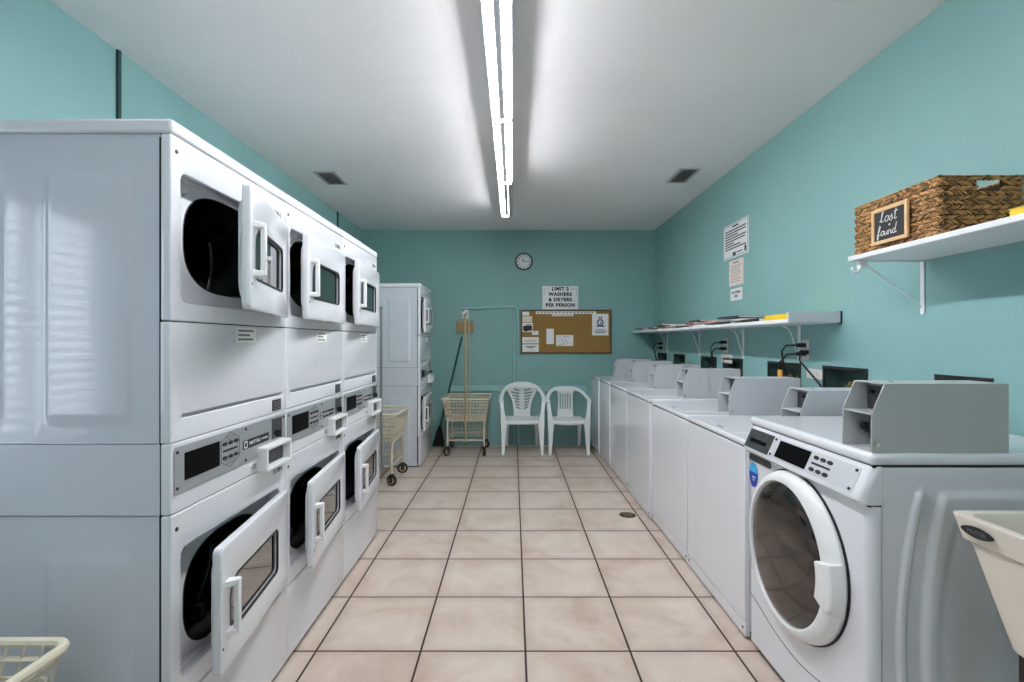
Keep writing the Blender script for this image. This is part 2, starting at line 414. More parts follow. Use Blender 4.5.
def dryer_door(t, z0, ang, label=None):
    W, H = .548, .346
    d = obj('door', MB().plate([rrect(-W, 0, 0, H, .018), rrect(-.492, -.112, .088, .238, (.02, .02, .02, .055))], .024, FPX((.026, 0, 0)), bev=.005), 'white_enamel', t, loc=(.0, .605, z0), rot=(0, 0, ang))
    obj('gasket', MB().plate([rrect(-.496, -.108, .084, .242, (.024, .024, .024, .06)), rrect(-.4885, -.1155, .0915, .2345, (.018, .018, .018, .052))], .006, FPX((.0265, 0, 0))), 'black_rubber', d)
    obj('window', MB().plate([rrect(-.494, -.110, .086, .240, (.02, .02, .02, .055))], .004, FPX((.016, 0, 0))), 'tinted_glass', d)
    hb = MB().box(.040, .054, -.508, -.486, .095, .245)
    for zc in (.102, .238):
        hb.add([(.022, -.528, zc-.010), (.022, -.495, zc-.010), (.050, -.486, zc-.008), (.050, -.508, zc-.008), (.022, -.528, zc+.010), (.022, -.495, zc+.010), (.050, -.486, zc+.008), (.050, -.508, zc+.008)],
               [(0, 1, 2, 3), (4, 7, 6, 5), (0, 4, 5, 1), (1, 5, 6, 2), (2, 6, 7, 3), (3, 7, 4, 0)])
    obj('handle', hb, 'white_plastic', d, bevel=.003)
    obj('latch_strike', MB().cyl((.026, -.536, .07), .004, .001, 'x', 10), 'dark_metal', d)
    # inner liner on the back of the door
    obj('door_liner', MB().plate([rrect(-W+.03, -.03, .03, H-.03, .05), rrect(-.50, -.104, .082, .245, .03)], .016, FPX((.002, 0, 0)), bev=.004), 'white_plastic', d)
    return d
def opening(t, z0, z1, zp):
    """front panel with recessed loading port between z0 and z1; zp = bottom of the door"""
    obj('front_panel', MB().plate([rrect(0, DW, z0, z1, .006), rrect(.040, .590, zp+.014, zp+.358, .024)], .026, FPX((0, 0, 0)), bev=.004), 'white_enamel', t)
    cz, hb_ = (zp+.204, .148) if zp > 1 else (zp+.162, .158)
    port = sup(.335, cz, .215, hb_, 2.7, 56)
    rc = obj('port_liner', MB().plate([rrect(.02, .614, zp+.004, zp+.368, .02), port], .008, FPX((-.050, 0, 0))), 'white_enamel', t)
    rw = rrect(.040, .590, zp+.014, zp+.358, .024)
    obj('port_wall', MB().rings([[(x_, a, b) for a, b in rw] for x_ in (-.024, -.051)], cap=False), 'white_enamel', rc)
    obj('port_seal', MB().rings([[(-.051, a, b) for a, b in port], [(-.048, a*.985+.31*.015, b*.985+cz*.015) for a, b in port], [(-.074, a*.97+.31*.03, b*.97+cz*.03) for a, b in port]], cap=False), 'black_rubber', rc)
    dr = MB()
    R = [[(-.058, a, b) for a, b in port], [(-.12, .31+(a-.31)*1.12, cz+(b-cz)*1.5) for a, b in port], [(-.60, .31+(a-.31)*1.12, cz+(b-cz)*1.5) for a, b in port]]
    dr.rings(R, cap=False); dr.add([Vector(p)+Vector((.0, 0, 0)) for p in R[2]], [tuple(range(56))])
    d = obj('drum', dr, 'drum_dark', t)
    rb = sup(.34, cz, .225, .205, 2.2, 48); obj('drum_rib', MB().tube([(-.24, a, b) for a, b in rb], .007, 6, closed=True), 'drum_steel', d)
    v = MB()
    for k in range(3):
        a = .6+k*2*PI/3
        v.box(-.55, -.12, -.012, .012, 0, .05, mtx=TR(0, .31+.19*math.cos(a), cz+.15*math.sin(a)) @ Matrix.Rotation(a+PI/2, 4, 'X'))
    obj('drum_fin', v, 'drum_steel', d)
    # corner bracket and warning label in the recess
    obj('warning_label', MB().plate([[(.050, zp+.345), (.050, zp+.245), (.075, zp+.27), (.135, zp+.325), (.150, zp+.345)]], .001, FPX((-.0490, 0, 0))), 'paper_white', rc)
    obj('label_band', MB().plate([[(.052, zp+.318), (.052, zp+.300), (.112, zp+.342), (.090, zp+.342)]], .001, FPX((-.0484, 0, 0))), 'label_orange', rc)
    ln = MB()
    for k in range(6): ln.plate([[(.054, zp+.258+k*.007), (.054, zp+.2555+k*.007), (.088+k*.01, zp+.285+k*.009), (.088+k*.01, zp+.2875+k*.009)]], .001, FPX((-.0484, 0, 0)))
    ln.box(-.048, -.036, .052, .075, zp+.325, zp+.350)
    obj('label_print', ln, 'print_grey', rc)
    obj('port_screw', MB().cyl((-.001, .022, z1-.04), .0055, .003, 'x', 10), 'dark_metal', t)
    hg = MB()
    for zz in (.055, .255): hg.box(-.001, .005, .612, .626, zp+zz, zp+zz+.038)
    obj('hinge', hg, 'dark_metal', t, bevel=.001)

def stacked_dryer(label, y0, angs, writing):
    t = thing('stacked_dryer', label, 'dryer', (DX, y0, 0), 0, 'stacked dryers in a row along the left wall')
    for nm, a, b, om in (('upper_cabinet', Z_MID+.0012, Z_CAP-.002, '+x -y'), ('control_cabinet', Z_CTL+.0012, Z_MID-.0012, '+x'), ('lower_cabinet', .012, Z_CTL-.0012, '+x -y')):
        obj(nm, MB().box(-.70, -.0285, .001, DW-.001, a, b, omit=om), 'dryer_enamel', t, smooth=False)
    obj('side_panel', side_panel(Z_MID+.0012, Z_CAP-.002), 'dryer_enamel', t)
    obj('side_panel', side_panel(.012, Z_CTL-.0012), 'dryer_enamel', t)
    obj('seam_gasket', MB().box(-.69, -.027, .0065, DW-.003, Z_MID-.005, Z_MID+.003).box(-.69, -.027, .0065, DW-.003, Z_CTL-.006, Z_CTL+.004).box(-.69, -.027, .0065, DW-.003, Z_CAP-.008, Z_CAP+.002).box(-.5, -.006, .0065, DW-.003, Z_LOW-.004, Z_LOW+.004).box(-.5, -.006, .0065, DW-.003, Z_UP-.004, Z_UP+.004)
        .plate([rect(.004, DW-.004, .04, Z_CAP-.01), rect(.03, DW-.03, .3, 1.7)], .006, FPX((-.026, 0, 0))), 'dark_gap', t, smooth=False)
    obj('top_cap', MB().box(-.70, .003, 0, DW, Z_CAP, Z_TOP), 'white_enamel', t, bevel=.009, seg=3)
    opening(t, Z_UP+.0015, Z_CAP-.001, 1.337)
    obj('lower_front_panel', MB().plate([rrect(0, DW, Z_MID+.001, Z_UP-.0015, .004), rrect(.045, .615, 1.046, 1.056, .005)], .026, FPX((-.001, 0, 0)), bev=.003), 'white_enamel', t)
    obj('groove', MB().box(-.02, -.012, .04, .62, 1.040, 1.062), 'vent_metal', t, smooth=False)
    # control strip
    cp = obj('control_panel', MB().plate([rrect(0, DW, Z_CTL+.001, Z_MID-.001, .004)], .026, FPX((0, 0, 0)), bev=.003), 'white_enamel', t)
    fp = obj('control_fascia', MB().plate([rrect(.010, .628, .851, .974, (.004, .004, .004, .012))], .003, FPX((.003, 0, 0)), bev=.0008), 'panel_metal', t)
    obj('display', MB().plate([rect(.049, .205, .880, .953)], .002, FPX((.0045, 0, 0))), 'black_display', fp)
    bt = MB()
    for r_ in (.896, .938):
        for k in range(3): bt.plate([sup(.232+k*.030, r_, .0105, .0055, 2.2, 16)], .003, FPX((.006, 0, 0)))
    bt.plate([rect(.224, .300, .914, .920)], .002, FPX((.0045, 0, 0)))
    obj('buttons', bt, 'print_dark', fp)
    hx = [(.213, .885), (.213, .948), (.262, .970), (.312, .948), (.312, .885), (.262, .862)]
    hi = [(.262+(a-.262)*.97, .916+(b-.916)*.97) for a, b in hx]
    pr = MB().plate([hx, hi], .001, FPX((.004, 0, 0)))
    for zz in (.957, .948, .885, .876):
        pr.plate([rect(.235, .290, zz-.001, zz+.001)], .001, FPX((.004, 0, 0)))
    obj('button_outline', pr, 'print_grey', fp)
    obj('name_strip', MB().plate([rect(.333, .500, .897, .926)], .0015, FPX((.0042, 0, 0))), 'print_dark', fp)
    obj('name_lettering', MB().text('MAYTAG', .0175, FPX((.0046, .405, .9115)), .0004).text('COMMERCIAL', .0072, FPX((.0046, .470, .9115)), .0004)
        .plate([rect(.338, .358, .900, .923), rect(.342, .354, .904, .919)], .0006, FPX((.0048, 0, 0))), 'paper_white', fp)
    sc = MB()
    for a, b in ((.020, .866), (.020, .960), (.35, .962), (.35, .862), (.615, .962), (.615, .864)): sc.cyl((.002, a, b), .004, .0035, 'x', 10)
    obj('screws', sc, 'dark_metal', fp)
    cw = obj('coin_window', MB().plate([rect(.525, .600, .893, .966)], .002, FPX((.0045, 0, 0))), 'coin_metal', fp)
    obj('key', MB().cyl((.004, .545, .915), .008, .006, 'x', 12).box(.008, .028, .543, .547, .900, .925), 'dark_metal', fp)
    # coin vault sticking out of the front
    cv = MB().plate([rrect(.425, .612, .800, .885, .006), rrect(.437, .600, .812, .873, .003)], .038, FPX((.036, 0, 0)), bev=.002)
    cv.box(-.001, .002, .43, .605, .805, .880)
    c = obj('coin_vault', cv, 'white_plastic', t)
    obj('coin_slot', MB().box(.0045, .009, .437, .60, .812, .873), 'coin_metal', c, bevel=.002)
    obj('lock', MB().cyl((-.002, .40, .828), .010, .008, 'x', 14).cyl((.0, .632, .815), .006, .006, 'x', 10), 'chrome', t)
    obj('id_plate', MB().plate([rect(.535, .600, .994, 1.034)], .002, FPX((.001, 0, 0))), 'print_dark', t)
    ip = MB()
    for k in range(4): ip.plate([rect(.541, .594, 1.000+k*.008, 1.003+k*.008)], .0008, FPX((.0016, 0, 0)))
    obj('id_print', ip, 'print_grey', t)
    # lower unit
    opening(t, Z_LOW+.001, Z_CTL-.0015, .344)
    obj('kick_panel', MB().plate([rrect(0, DW, .020, Z_LOW-.001, .004)], .024, FPX((.004, 0, 0)), bev=.003), 'white_enamel', t)
    obj('plinth', MB().box(-.66, -.03, .010, DW, .001, .05), 'dark_gap', t, smooth=False)
    obj('notice_slip', MB().plate([rect(.30, .42, 1.245, 1.293)], .001, FPX((.0004, 0, 0))), 'paper_white', t)
    ns = MB()
    for k, wd in enumerate((.09, .07, .095)): ns.plate([rect(.31, .31+wd, 1.252+k*.014, 1.258+k*.014)], .0006, FPX((.0009, 0, 0)))
    obj('slip_print', ns, 'print_grey', t)
    obj('marking', MB().text(writing[0], .026, FPX((.0006, .565, 1.72)), .0004), 'print_dark', t)
    obj('marking', MB().text(writing[1], .026, FPX((.0006, .575, .770)), .0004), 'print_dark', t)
    d1 = dryer_door(t, 1.337, math.radians(angs[0])); d2 = dryer_door(t, .344, math.radians(angs[1]))
    return t, d1, d2
def retree(src_objs, label, y0, angs, x=DX, rotz=0):
    src, a, b = src_objs
    c = copy_tree(src); c.location = (x, y0, 0); c.rotation_euler = (0, 0, rotz); c['label'] = label
    ds = sorted([o for o in c.children if o.name.startswith('door')], key=lambda o: -o.location.z)
    for o, g in zip(ds, angs): o.rotation_euler = (0, 0, math.radians(g))
    return c
D1 = stacked_dryer('white stacked double dryer nearest the camera, top door open widest', 1.265, (14.5, 6.9), ('S178H', 'S178H'))
retree(D1, 'white stacked double dryer in the middle of the left row of three', 1.265+.64, (3.8, 5.7))
retree(D1, 'white stacked double dryer at the far end of the left row, beside the wire cart', 1.265+1.28, (4.0, 5.1))
far = retree(D1, 'white stacked dryer standing apart in the far left corner by the back wall', 4.90, (2.0, 1.5), x=-.918)

# ---------------------------------------------------------------- coin boxes and washers on the right
def coin_box(t, x, y, z, W=.15, H=.205, D=.40, matn='coinbox_grey'):
    prof = [(0, 0), (D, 0), (D, H), (.036, H), (.0, H*.56)]
    b = MB()
    for yy in (y, y+W-.004):      # side plates
        b.plate([[(x+p, z+q) for p, q in prof]], .004, FNY((0, yy, 0)))
    b.box(x+.036, x+D, y+.002, y+W-.002, z+H-.003, z+H).box(x+D-.003, x+D, y+.002, y+W-.002, z, z+H-.001).box(x+.002, x+.075, y+.004, y+W-.004, z+H*.54, z+H*.54+.004)
    b.box(x+.075, x+.079, y+.005, y+W-.005, z+.001, z+H-.004)
    c = obj('coin_box', b, matn, t, bevel=.0012)
    obj('coin_slide', MB().box(x+.066, x+.075, y+.045, y+W-.02, z+.02, z+H*.48).box(x+.05, x+.072, y+.075, y+.10, z+.04, z+.07).cyl((x+.045, y+.10, z+H*.3), .012, .03, 'x', 14), 'dark_metal', c, bevel=.0015)
    obj('coin_mechanism', MB().box(x+.068, x+.075, y+.015, y+W-.012, z+H*.58, z+H-.015), 'coin_metal', c)
    obj('coin_slot', MB().box(x+.055, x+.068, y+.05, y+.062, z+H*.62, z+H*.86).cyl((x+.058, y+.052, z+H*.84), .006, .012, 'x', 10).cyl((x+.058, y+.085, z+H*.84), .006, .012, 'x', 10), 'black_rubber', c)
    obj('rivet', MB().cyl((x+.014, y-.0055, z+.022), .006, .003, 'y', 12).cyl((x+.10, y+W*.5, z+H-.001), .006, .004, 'z', 10), 'chrome', c)

def top_loader(label, x, y0, W, H, box_x, D=.69, group='top loading washers along the right wall', lean=0):
    t = thing('top_load_washer', label, 'washer', (x, y0, 0), lean, group)
    W2 = W-.004
    obj('cabinet', MB().box(0.004, D, 0, W2, .035, H-.028), 'white_enamel', t, bevel=.006)
    obj('front_panel', MB().box(-.004, .02, .002, W2-.002, .072, H-.031), 'white_enamel', t, bevel=.004)
    obj('kick_panel', MB().box(-.002, .02, .002, W2-.002, .014, .069), 'white_enamel', t, bevel=.003)
    sc = MB().cyl((-.0055, .022, .045), .005, .004, 'x', 10).cyl((-.0055, W2-.022, .045), .005, .004, 'x', 10)
    obj('kick_screws', sc, 'dark_metal', t)
    obj('top_deck', MB().box(-.008, D, -.001, W2+.001, H-.025, H), 'white_enamel', t, bevel=.009, seg=3)
    obj('seam', MB().box(.002, D-.01, .003, W2-.003, H-.030, H-.024), 'dark_gap', t, smooth=False)
    lid = obj('lid', MB().box(.035, .225 if W > .62 else .2, .17, W2-.05, H-.002, H+.0015), 'white_enamel', t, bevel=.001)
    obj('lid_grip', MB().box(.030, .040, W2/2-.03, W2/2+.03, H+.0012, H+.003), 'print_grey', lid)
    obj('leveling_feet', MB().cyl((.05, .05, 0.0005), .02, .036).cyl((.05, W2-.05, 0.0005), .02, .036).cyl((D-.05, .05, 0.0005), .02, .036).cyl((D-.05, W2-.05, 0.0005), .02, .036).box(.03, D-.03, .02, W2-.02, .006, .034), 'black_rubber', t)
    coin_box(t, box_x, .015, H+.0005, W=.15)
    return t
WX = .972
top_loader('white top loading washer directly behind the front loading washer', WX, 2.065, .685, .835, .235)
top_loader('white top loading washer second beyond the front loader, at the step in the row', WX, 2.752, .690, .835, .235)
top_loader('white top loading washer first past the step, beside the floor drain', .957, 3.452, .70, .845, .235)
top_loader('white top loading washer third from the back wall on the right', .957, 4.156, .695, .845, .225)
top_loader('narrow white top loading washer second from the back wall', .950, 4.855, .56, .845, .220)
top_loader('white top loading washer in the far right corner beside the armchairs', .938, 5.42, .51, .845, .19)

def front_loader():
    t = thing('front_load_washer', 'white front loading washer with round smoked door and blue sticker', 'washer', (.975, 1.35, 0))
    W, D, H = .69, .685, .942
    cy, cz, R = .350, .524, .273
    # body with near side pressed panel
    obj('cabinet', MB().box(.032, D, .002, W, .03, H-.036, omit='-y'), 'white_enamel', t, smooth=False)
    def Lc(z, a, bow):   # bowed rib line
        u = (z-.42)/.40
        return a - bow*(1-u*u)
    def h(x, z):
        top = .845 if x > .145 else .850
        def sm(e): e = max(0, min(1, e)); return e*e*(3-2*e)
        r1 = sm((x-Lc(z, .119, .050))/.010)*sm((Lc(z, .150, .048)-x)/.012)*sm((top-z)/.02)
        pad = sm((x-Lc(z, .181, .046))/.022)*sm((top-z)/.025)
        dip = sm((x-Lc(z, .235, .070))/.035)*sm((top-.055-z)/.05)
        return .008*r1+.010*pad-.007*dip
    nx, nz = 150, 110
    obj('side_panel', MB().grid(lambda u, v: (.033+(D-.033)*u, .002-h(.033+(D-.033)*u, .03+(H-.068)*v), .03+(H-.068)*v), nx, nz), 'white_enamel', t)
    # front skin: lower front with rounded vertical corners
    zc = .800
    prof = lambda x0, x1, r: [(x1, 0), (x1, W)] + [(x0+r-r*math.sin(a), W-r+r*math.cos(a)) for a in [k*PI/12 for k in range(7)]] + [(x0+r-r*math.cos(a), r-r*math.sin(a)) for a in [k*PI/12 for k in range(7)]]
    fs = MB(); fs.rings([[(a, b, z) for a, b in prof(-.004, .030, .028)] for z in (.035, zc-.004)])
    fr = obj('front_panel', fs, 'white_enamel', t)
    # console: leans back, bottom edge further out than top
    cs = MB(); rr = []
    for z, x0 in ((zc, -.018), (zc+.010, -.030), (zc+.022, -.030), (H-.045, .004), (H-.036, .010)):
        rr.append([(a, b, z) for a, b in prof(x0, .034, .022)])
    cs.rings(rr)
    con = obj('console', cs, 'white_enamel', t, bevel=.002)
    obj('lid_top', MB().box(.0, D, -.002, W+.001, H-.034, H), 'white_enamel', t, bevel=.014, seg=4)
    obj('seam', MB().box(.012, D-.02, .004, W-.004, H-.040, H-.030).box(.0, .025, .006, W-.006, zc-.006, zc+.002).box(.028, .033, .0035, W-.01, .04, H-.045), 'dark_gap', t, smooth=False)
    # console fittings on its slanted face
    z0, z1, xa, xb = zc+.022, H-.045, -.030, .004
    up = Vector((xb-xa, 0, z1-z0)).normalized(); LN = math.hypot(xb-xa, z1-z0)
    FC = frame((xa, 0, z0), (0, -1, 0), up)          # a = -y, b up the slope
    def on(d): return FC @ TR(0, 0, d)
    f = obj('control_fascia', MB().plate([rrect(-.675, -.035, .004, LN-.004, .004)], .002, on(.0015)), 'coinbox_grey', con)
    cp = obj('coin_slot_plate', MB().plate([rrect(-.670, -.492, .003, LN-.003, .003), rect(-.645, -.52, .028, .044)], .004, on(.004), bev=.0008), 'coin_metal', con)
    obj('coin_slot', MB().plate([rect(-.65, -.515, .024, .048)], .002, on(.0026)), 'black_display', con)
    obj('display', MB().plate([rect(-.447, -.262, .010, LN-.010)], .002, on(.003)), 'black_display', f)
    bt = MB()
    for bz in (.020, .060):
        for k in range(3): bt.plate([sup(-.228+k*.034, bz, .012, .0065, 2.2, 16)], .003, on(.0045))
    bt.plate([rect(-.242, -.150, .037, .0435)], .002, on(.003))
    obj('buttons', bt, 'print_dark', f)
    sc = MB()
    for a, b in ((-.475, .012), (-.475, LN-.012), (-.047, .012), (-.047, LN-.014)): sc.lathe([(.0001, .003), (.0045, .003), (.0045, 0)], 10, on(.0015) @ TR(a, b, 0))
    obj('screws', sc, 'dark_metal', f)
    obj('dispenser_slot', MB().plate([rrect(.51, .672, .768, .794, .010)], .004, frame((-.0055, 0, 0), (0, 1, 0), (0, 0, 1)) @ Matrix.Scale(1, 4)), 'coin_metal', fr)
    # door: ring, bowl, handle
    M0 = FNX((-.004, cy, cz))
    ring = MB().lathe([(R+.006, -.002), (R+.006, .006)], 72, M0)
    obj('door_seal', MB().lathe([(R-.01, 0), (R+.005, 0), (R+.005, .006), (R-.01, .006)], 72, M0), 'black_rubber', t)
    def dring(prof, n=72):
        out = []
        for t_, q in prof:
            lp = []
            for k in range(n):
                a = 2*PI*k/n; o_ = Vector((R*math.cos(a), R*math.sin(a), 0)); i_ = Vector((-.018+.219*math.cos(a), -.006+.236*math.sin(a), 0))
                v_ = o_.lerp(i_, t_); v_.z = q; lp.append(M0 @ v_)
            out.append(lp)
        return out
    door = obj('door', MB().rings(dring([(0, .006), (0, .014), (.22, .030), (.55, .040), (.85, .041), (1, .034), (1.03, .014)]), cap=False), 'white_plastic', t)
    obj('door_window', MB().rings(dring([(.98, .030), (1.15, .036), (1.9, .044), (3.0, .050)])), 'smoked_bowl', door)
    hd = MB()
    A0, A1 = -math.radians(17), math.radians(16)
    rings = []
    for k in range(13):
        a = A0+(A1-A0)*k/12
        s_ = 1-.12*abs(k-6)/6*0
        loop = [(R+.004, .010), (R+.003, .030), (R-.010, .050), (R-.042, .055), (R-.078, .052), (R-.088, .044), (R-.084, .020)]
        rings.append([tuple(M0 @ Vector((r*math.cos(a), r*math.sin(a), q))) for r, q in loop])
    hd.rings(rings)
    obj('handle', hd, 'white_plastic', door, bevel=.004)
    # blue round sticker
    st = obj('sticker', MB().plate([sup(.644, .712, .033, .050, 2, 32)], .001, frame((-.0058, 0, 0), (0, 1, 0), (0, 0, 1))), 'sticker_dark', fr)
    up_ = [p for p in sup(.644, .712, .033, .050, 2, 32) if p[1] >= .716]
    obj('sticker_top', MB().plate([up_], .0006, frame((-.0066, 0, 0), (0, 1, 0), (0, 0, 1))), 'sticker_light', st)
    obj('sticker_print', MB().plate([rect(.628, .655, .700, .705)], .0006, frame((-.0066, 0, 0), (0, 1, 0), (0, 0, 1))).plate([rect(.634, .650, .690, .693)], .0006, frame((-.0066, 0, 0), (0, 1, 0), (0, 0, 1))), 'paper_white', st)
    # curved seam of the lower service panel
    sm = [(-.0045, b, .228+.0-.07*math.sin(PI*(b-.0)/W)**1.2) for b in [W*k/30 for k in range(1, 30)]]
    obj('service_seam', MB().tube(sm, .0018, 6), 'print_grey', fr)
    obj('leveling_feet', MB().cyl((.06, .06, 0.0005), .022, .035).cyl((.06, W-.06, 0.0005), .022, .035).cyl((D-.06, .06, 0.0005), .022, .035).cyl((D-.06, W-.06, 0.0005), .022, .035).box(.03, D-.03, .02, W-.02, .006, .032), 'black_rubber', t)
    coin_box(t, .010, .010, H+.0005, W=.122, H=.190, D=.378, matn='coinbox_steel')
    return t
front_loader()

# ---------------------------------------------------------------- laundry tub
def laundry_tub():
    t = thing('laundry_tub', 'cream plastic laundry tub on metal legs beside the front loading washer', 'sink', (1.05, .62, 0))
    L, Wd, H = .57, .57, .843
    def ring(x0, x1, y0, y1, z, r): return [(a, b, z) for a, b in rrect(x0, x1, y0, y1, r, 5)]
    b = MB()
    b.rings([ring(.085, Wd-.085, .085, L-.105, .545, .03), ring(.055, Wd-.055, .055, L-.075, .565, .035), ring(.020, Wd-.020, .020, L-.024, H-.062, .018), ring(.012, Wd-.012, .012, L-.015, H-.058, .012), ring(.0, Wd, .0, L, H, .012),
             ring(.022, Wd-.022, .022, L-.022, H+.0, .02), ring(.03, Wd-.03, .03, L-.03, H-.012, .02), ring(.075, Wd-.075, .075, L-.09, .585, .03), ring(.10, Wd-.10, .10, L-.12, .575, .03)])
    bs = obj('basin', b, 'sink_plastic', t, bevel=.002)
    obj('maker_badge', MB().plate([sup(-.500, H-.028, .040, .0125, 1.7, 28)], .002, FNX((-.0015, 0, 0))), 'print_dark', bs)
    obj('badge_lettering', MB().text('MUSTEE', .013, FNX((-.0021, .500, H-.028)), .0003), 'print_grey', bs)
    obj('drain', MB().lathe([(.04, 0), (.04, .003), (.03, .003), (.028, 0)], 20, TR(Wd/2, L/2, .5755)), 'chrome', bs)
    for x, y in ((.085, .09), (Wd-.085, .09), (.085, L-.115), (Wd-.085, L-.115)):
        obj('leg', MB().plate([[(x-.018, y-.018), (x+.018, y-.018), (x+.018, y-.014), (x-.014, y-.014), (x-.014, y+.018), (x-.018, y+.018)]], .575, FPZ((0, 0, .576))), 'dark_metal', t)
laundry_tub()

# ---------------------------------------------------------------- wire laundry carts
def wire_cart(label, x, y, pole=True, hook=1, twin=False, px=0, turn=0):
    """x, y = centre of the cart on the floor"""
    t = thing('laundry_cart', label, 'cart', (x, y, 0), 0, 'beige wire laundry carts')
    RX, RY, ZR, ZB = .255, .27, .622, .385
    BX, BY = .215, .22
    def loop(ax, ay, z, r=.03): return [(a, b, z) for a, b in rrect(-ax, ax, -ay, ay, r, 4)]
    rim = MB().tube(loop(RX, RY, ZR), .010, 8, closed=True).tube(loop(RX-.012, RY-.012, ZR-.028), .006, 6, closed=True)
    obj('rim', rim, 'beige_coat', t)
    wr = MB()
    for k in range(1, 6):
        f = k/6; wr.tube(loop(RX-.012-(RX-.012-BX)*f, RY-.012-(RY-.012-BY)*f, ZR-.028-(ZR-.028-ZB)*f), .0045 if k % 2 else .007, 5, closed=True)
    wr.tube(loop(BX, BY, ZB), .006, 6, closed=True)
    n = 13
    for k in range(n+1):
        a = -1+2*k/n
        for s in (-1, 1):
            wr.tube([(a*RX*.95, s*(RY-.010), ZR), (a*BX*.95, s*BY, ZB)], .0030, 4)
            wr.tube([(s*(RX-.010), a*RY*.95, ZR), (s*BX, a*BY*.95, ZB)], .0030, 4)
        wr.tube([(a*BX*.95, -BY, ZB), (a*BX*.95, BY, ZB)], .0030, 4)
        wr.tube([(-BX, a*BY*.95, ZB), (BX, a*BY*.95, ZB)], .0030, 4)
    obj('wire_basket', wr, 'cart_beige', t)
    fr = MB()
    for s in (-1, 1):
        fr.tube([(s*.20, -.21, .10), (s*.20, -.21, .33), (s*.20, -.19, .36), (s*.20, -.15, .37), (s*.20, .15, .37), (s*.20, .19, .36), (s*.20, .21, .33), (s*.20, .21, .10)], .011, 8)
        fr.tube([(-.20, s*.21, .17), (.20, s*.21, .17)], .009, 8); fr.tube([(s*.20, -.21, .17), (s*.20, .21, .17)], .009, 8)
    obj('frame', fr, 'cart_beige', t)
    lr = MB()
    for z in (.22, .26, .30): lr.tube(loop(.185, .195, z, .02), .003, 5, closed=True)
    for k in range(9):
        a = -.18+.36*k/8
        lr.tube([(a, -.195, .30), (a, -.195, .20), (a, .195, .20), (a, .195, .30)], .002, 4)
    obj('lower_rack', lr, 'cart_beige', t)
    for sx in (-1, 1):
        for sy in (-1, 1):
            c = obj('caster', MB().box(-.016, .016, -.012, .012, .075, .105).box(-.018, -.014, -.016, .016, .03, .10).box(.014, .018, -.016, .016, .03, .10), 'dark_metal', t, loc=(sx*.20, sy*.21, 0), rot=(0, 0, turn+.5*sx+.3*sy), bevel=.001)
            obj('wheel', MB().lathe([(.012, -.012), (.043, -.012), (.049, -.006), (.049, .006), (.043, .012), (.012, .012)], 20, frame((0, 0, .0495), (0, 1, 0), (0, 0, 1))), 'caster_rubber', c)
            obj('wheel_hub', MB().lathe([(.001, .0135), (.030, .0135), (.030, -.0135), (.001, -.0135)], 16, frame((0, 0, .0495), (0, 1, 0), (0, 0, 1))), 'caster_hub', c)
    if pole:
        p = MB().tube([(px, -.232, .16), (px, -.262, .40), (px, -.284, .62), (px, -.284, 1.53)], .0105, 8)
        if twin: p.tube([(.038, -.24, .40), (.040, -.24, 1.50)], .009, 8)
        obj('hanging_pole', p, 'pole_tan' if twin else 'pole_grey', t)
        hk = MB().tube([(px, -.284, 1.50), (px-.02*hook, -.284, 1.52), (px-.05*hook, -.284, 1.515), (px-.06*hook, -.284, 1.49)], .006, 6).cyl((px, -.284, 1.52), .014, .022)
        obj('hook', hk, 'pole_grey' if not twin else 'pole_tan', t)
    return t
wire_cart('beige wire laundry cart with a tall tan pole against the back wall', -.514, 5.595, twin=True, hook=1)
wire_cart('beige wire laundry cart half hidden between the dryers and the far stack', -1.245, 4.475, hook=1, px=.128, turn=1.0)
wire_cart('cream coated wire cart rim at the bottom left corner, nearest the camera', -1.175, .762, pole=False)

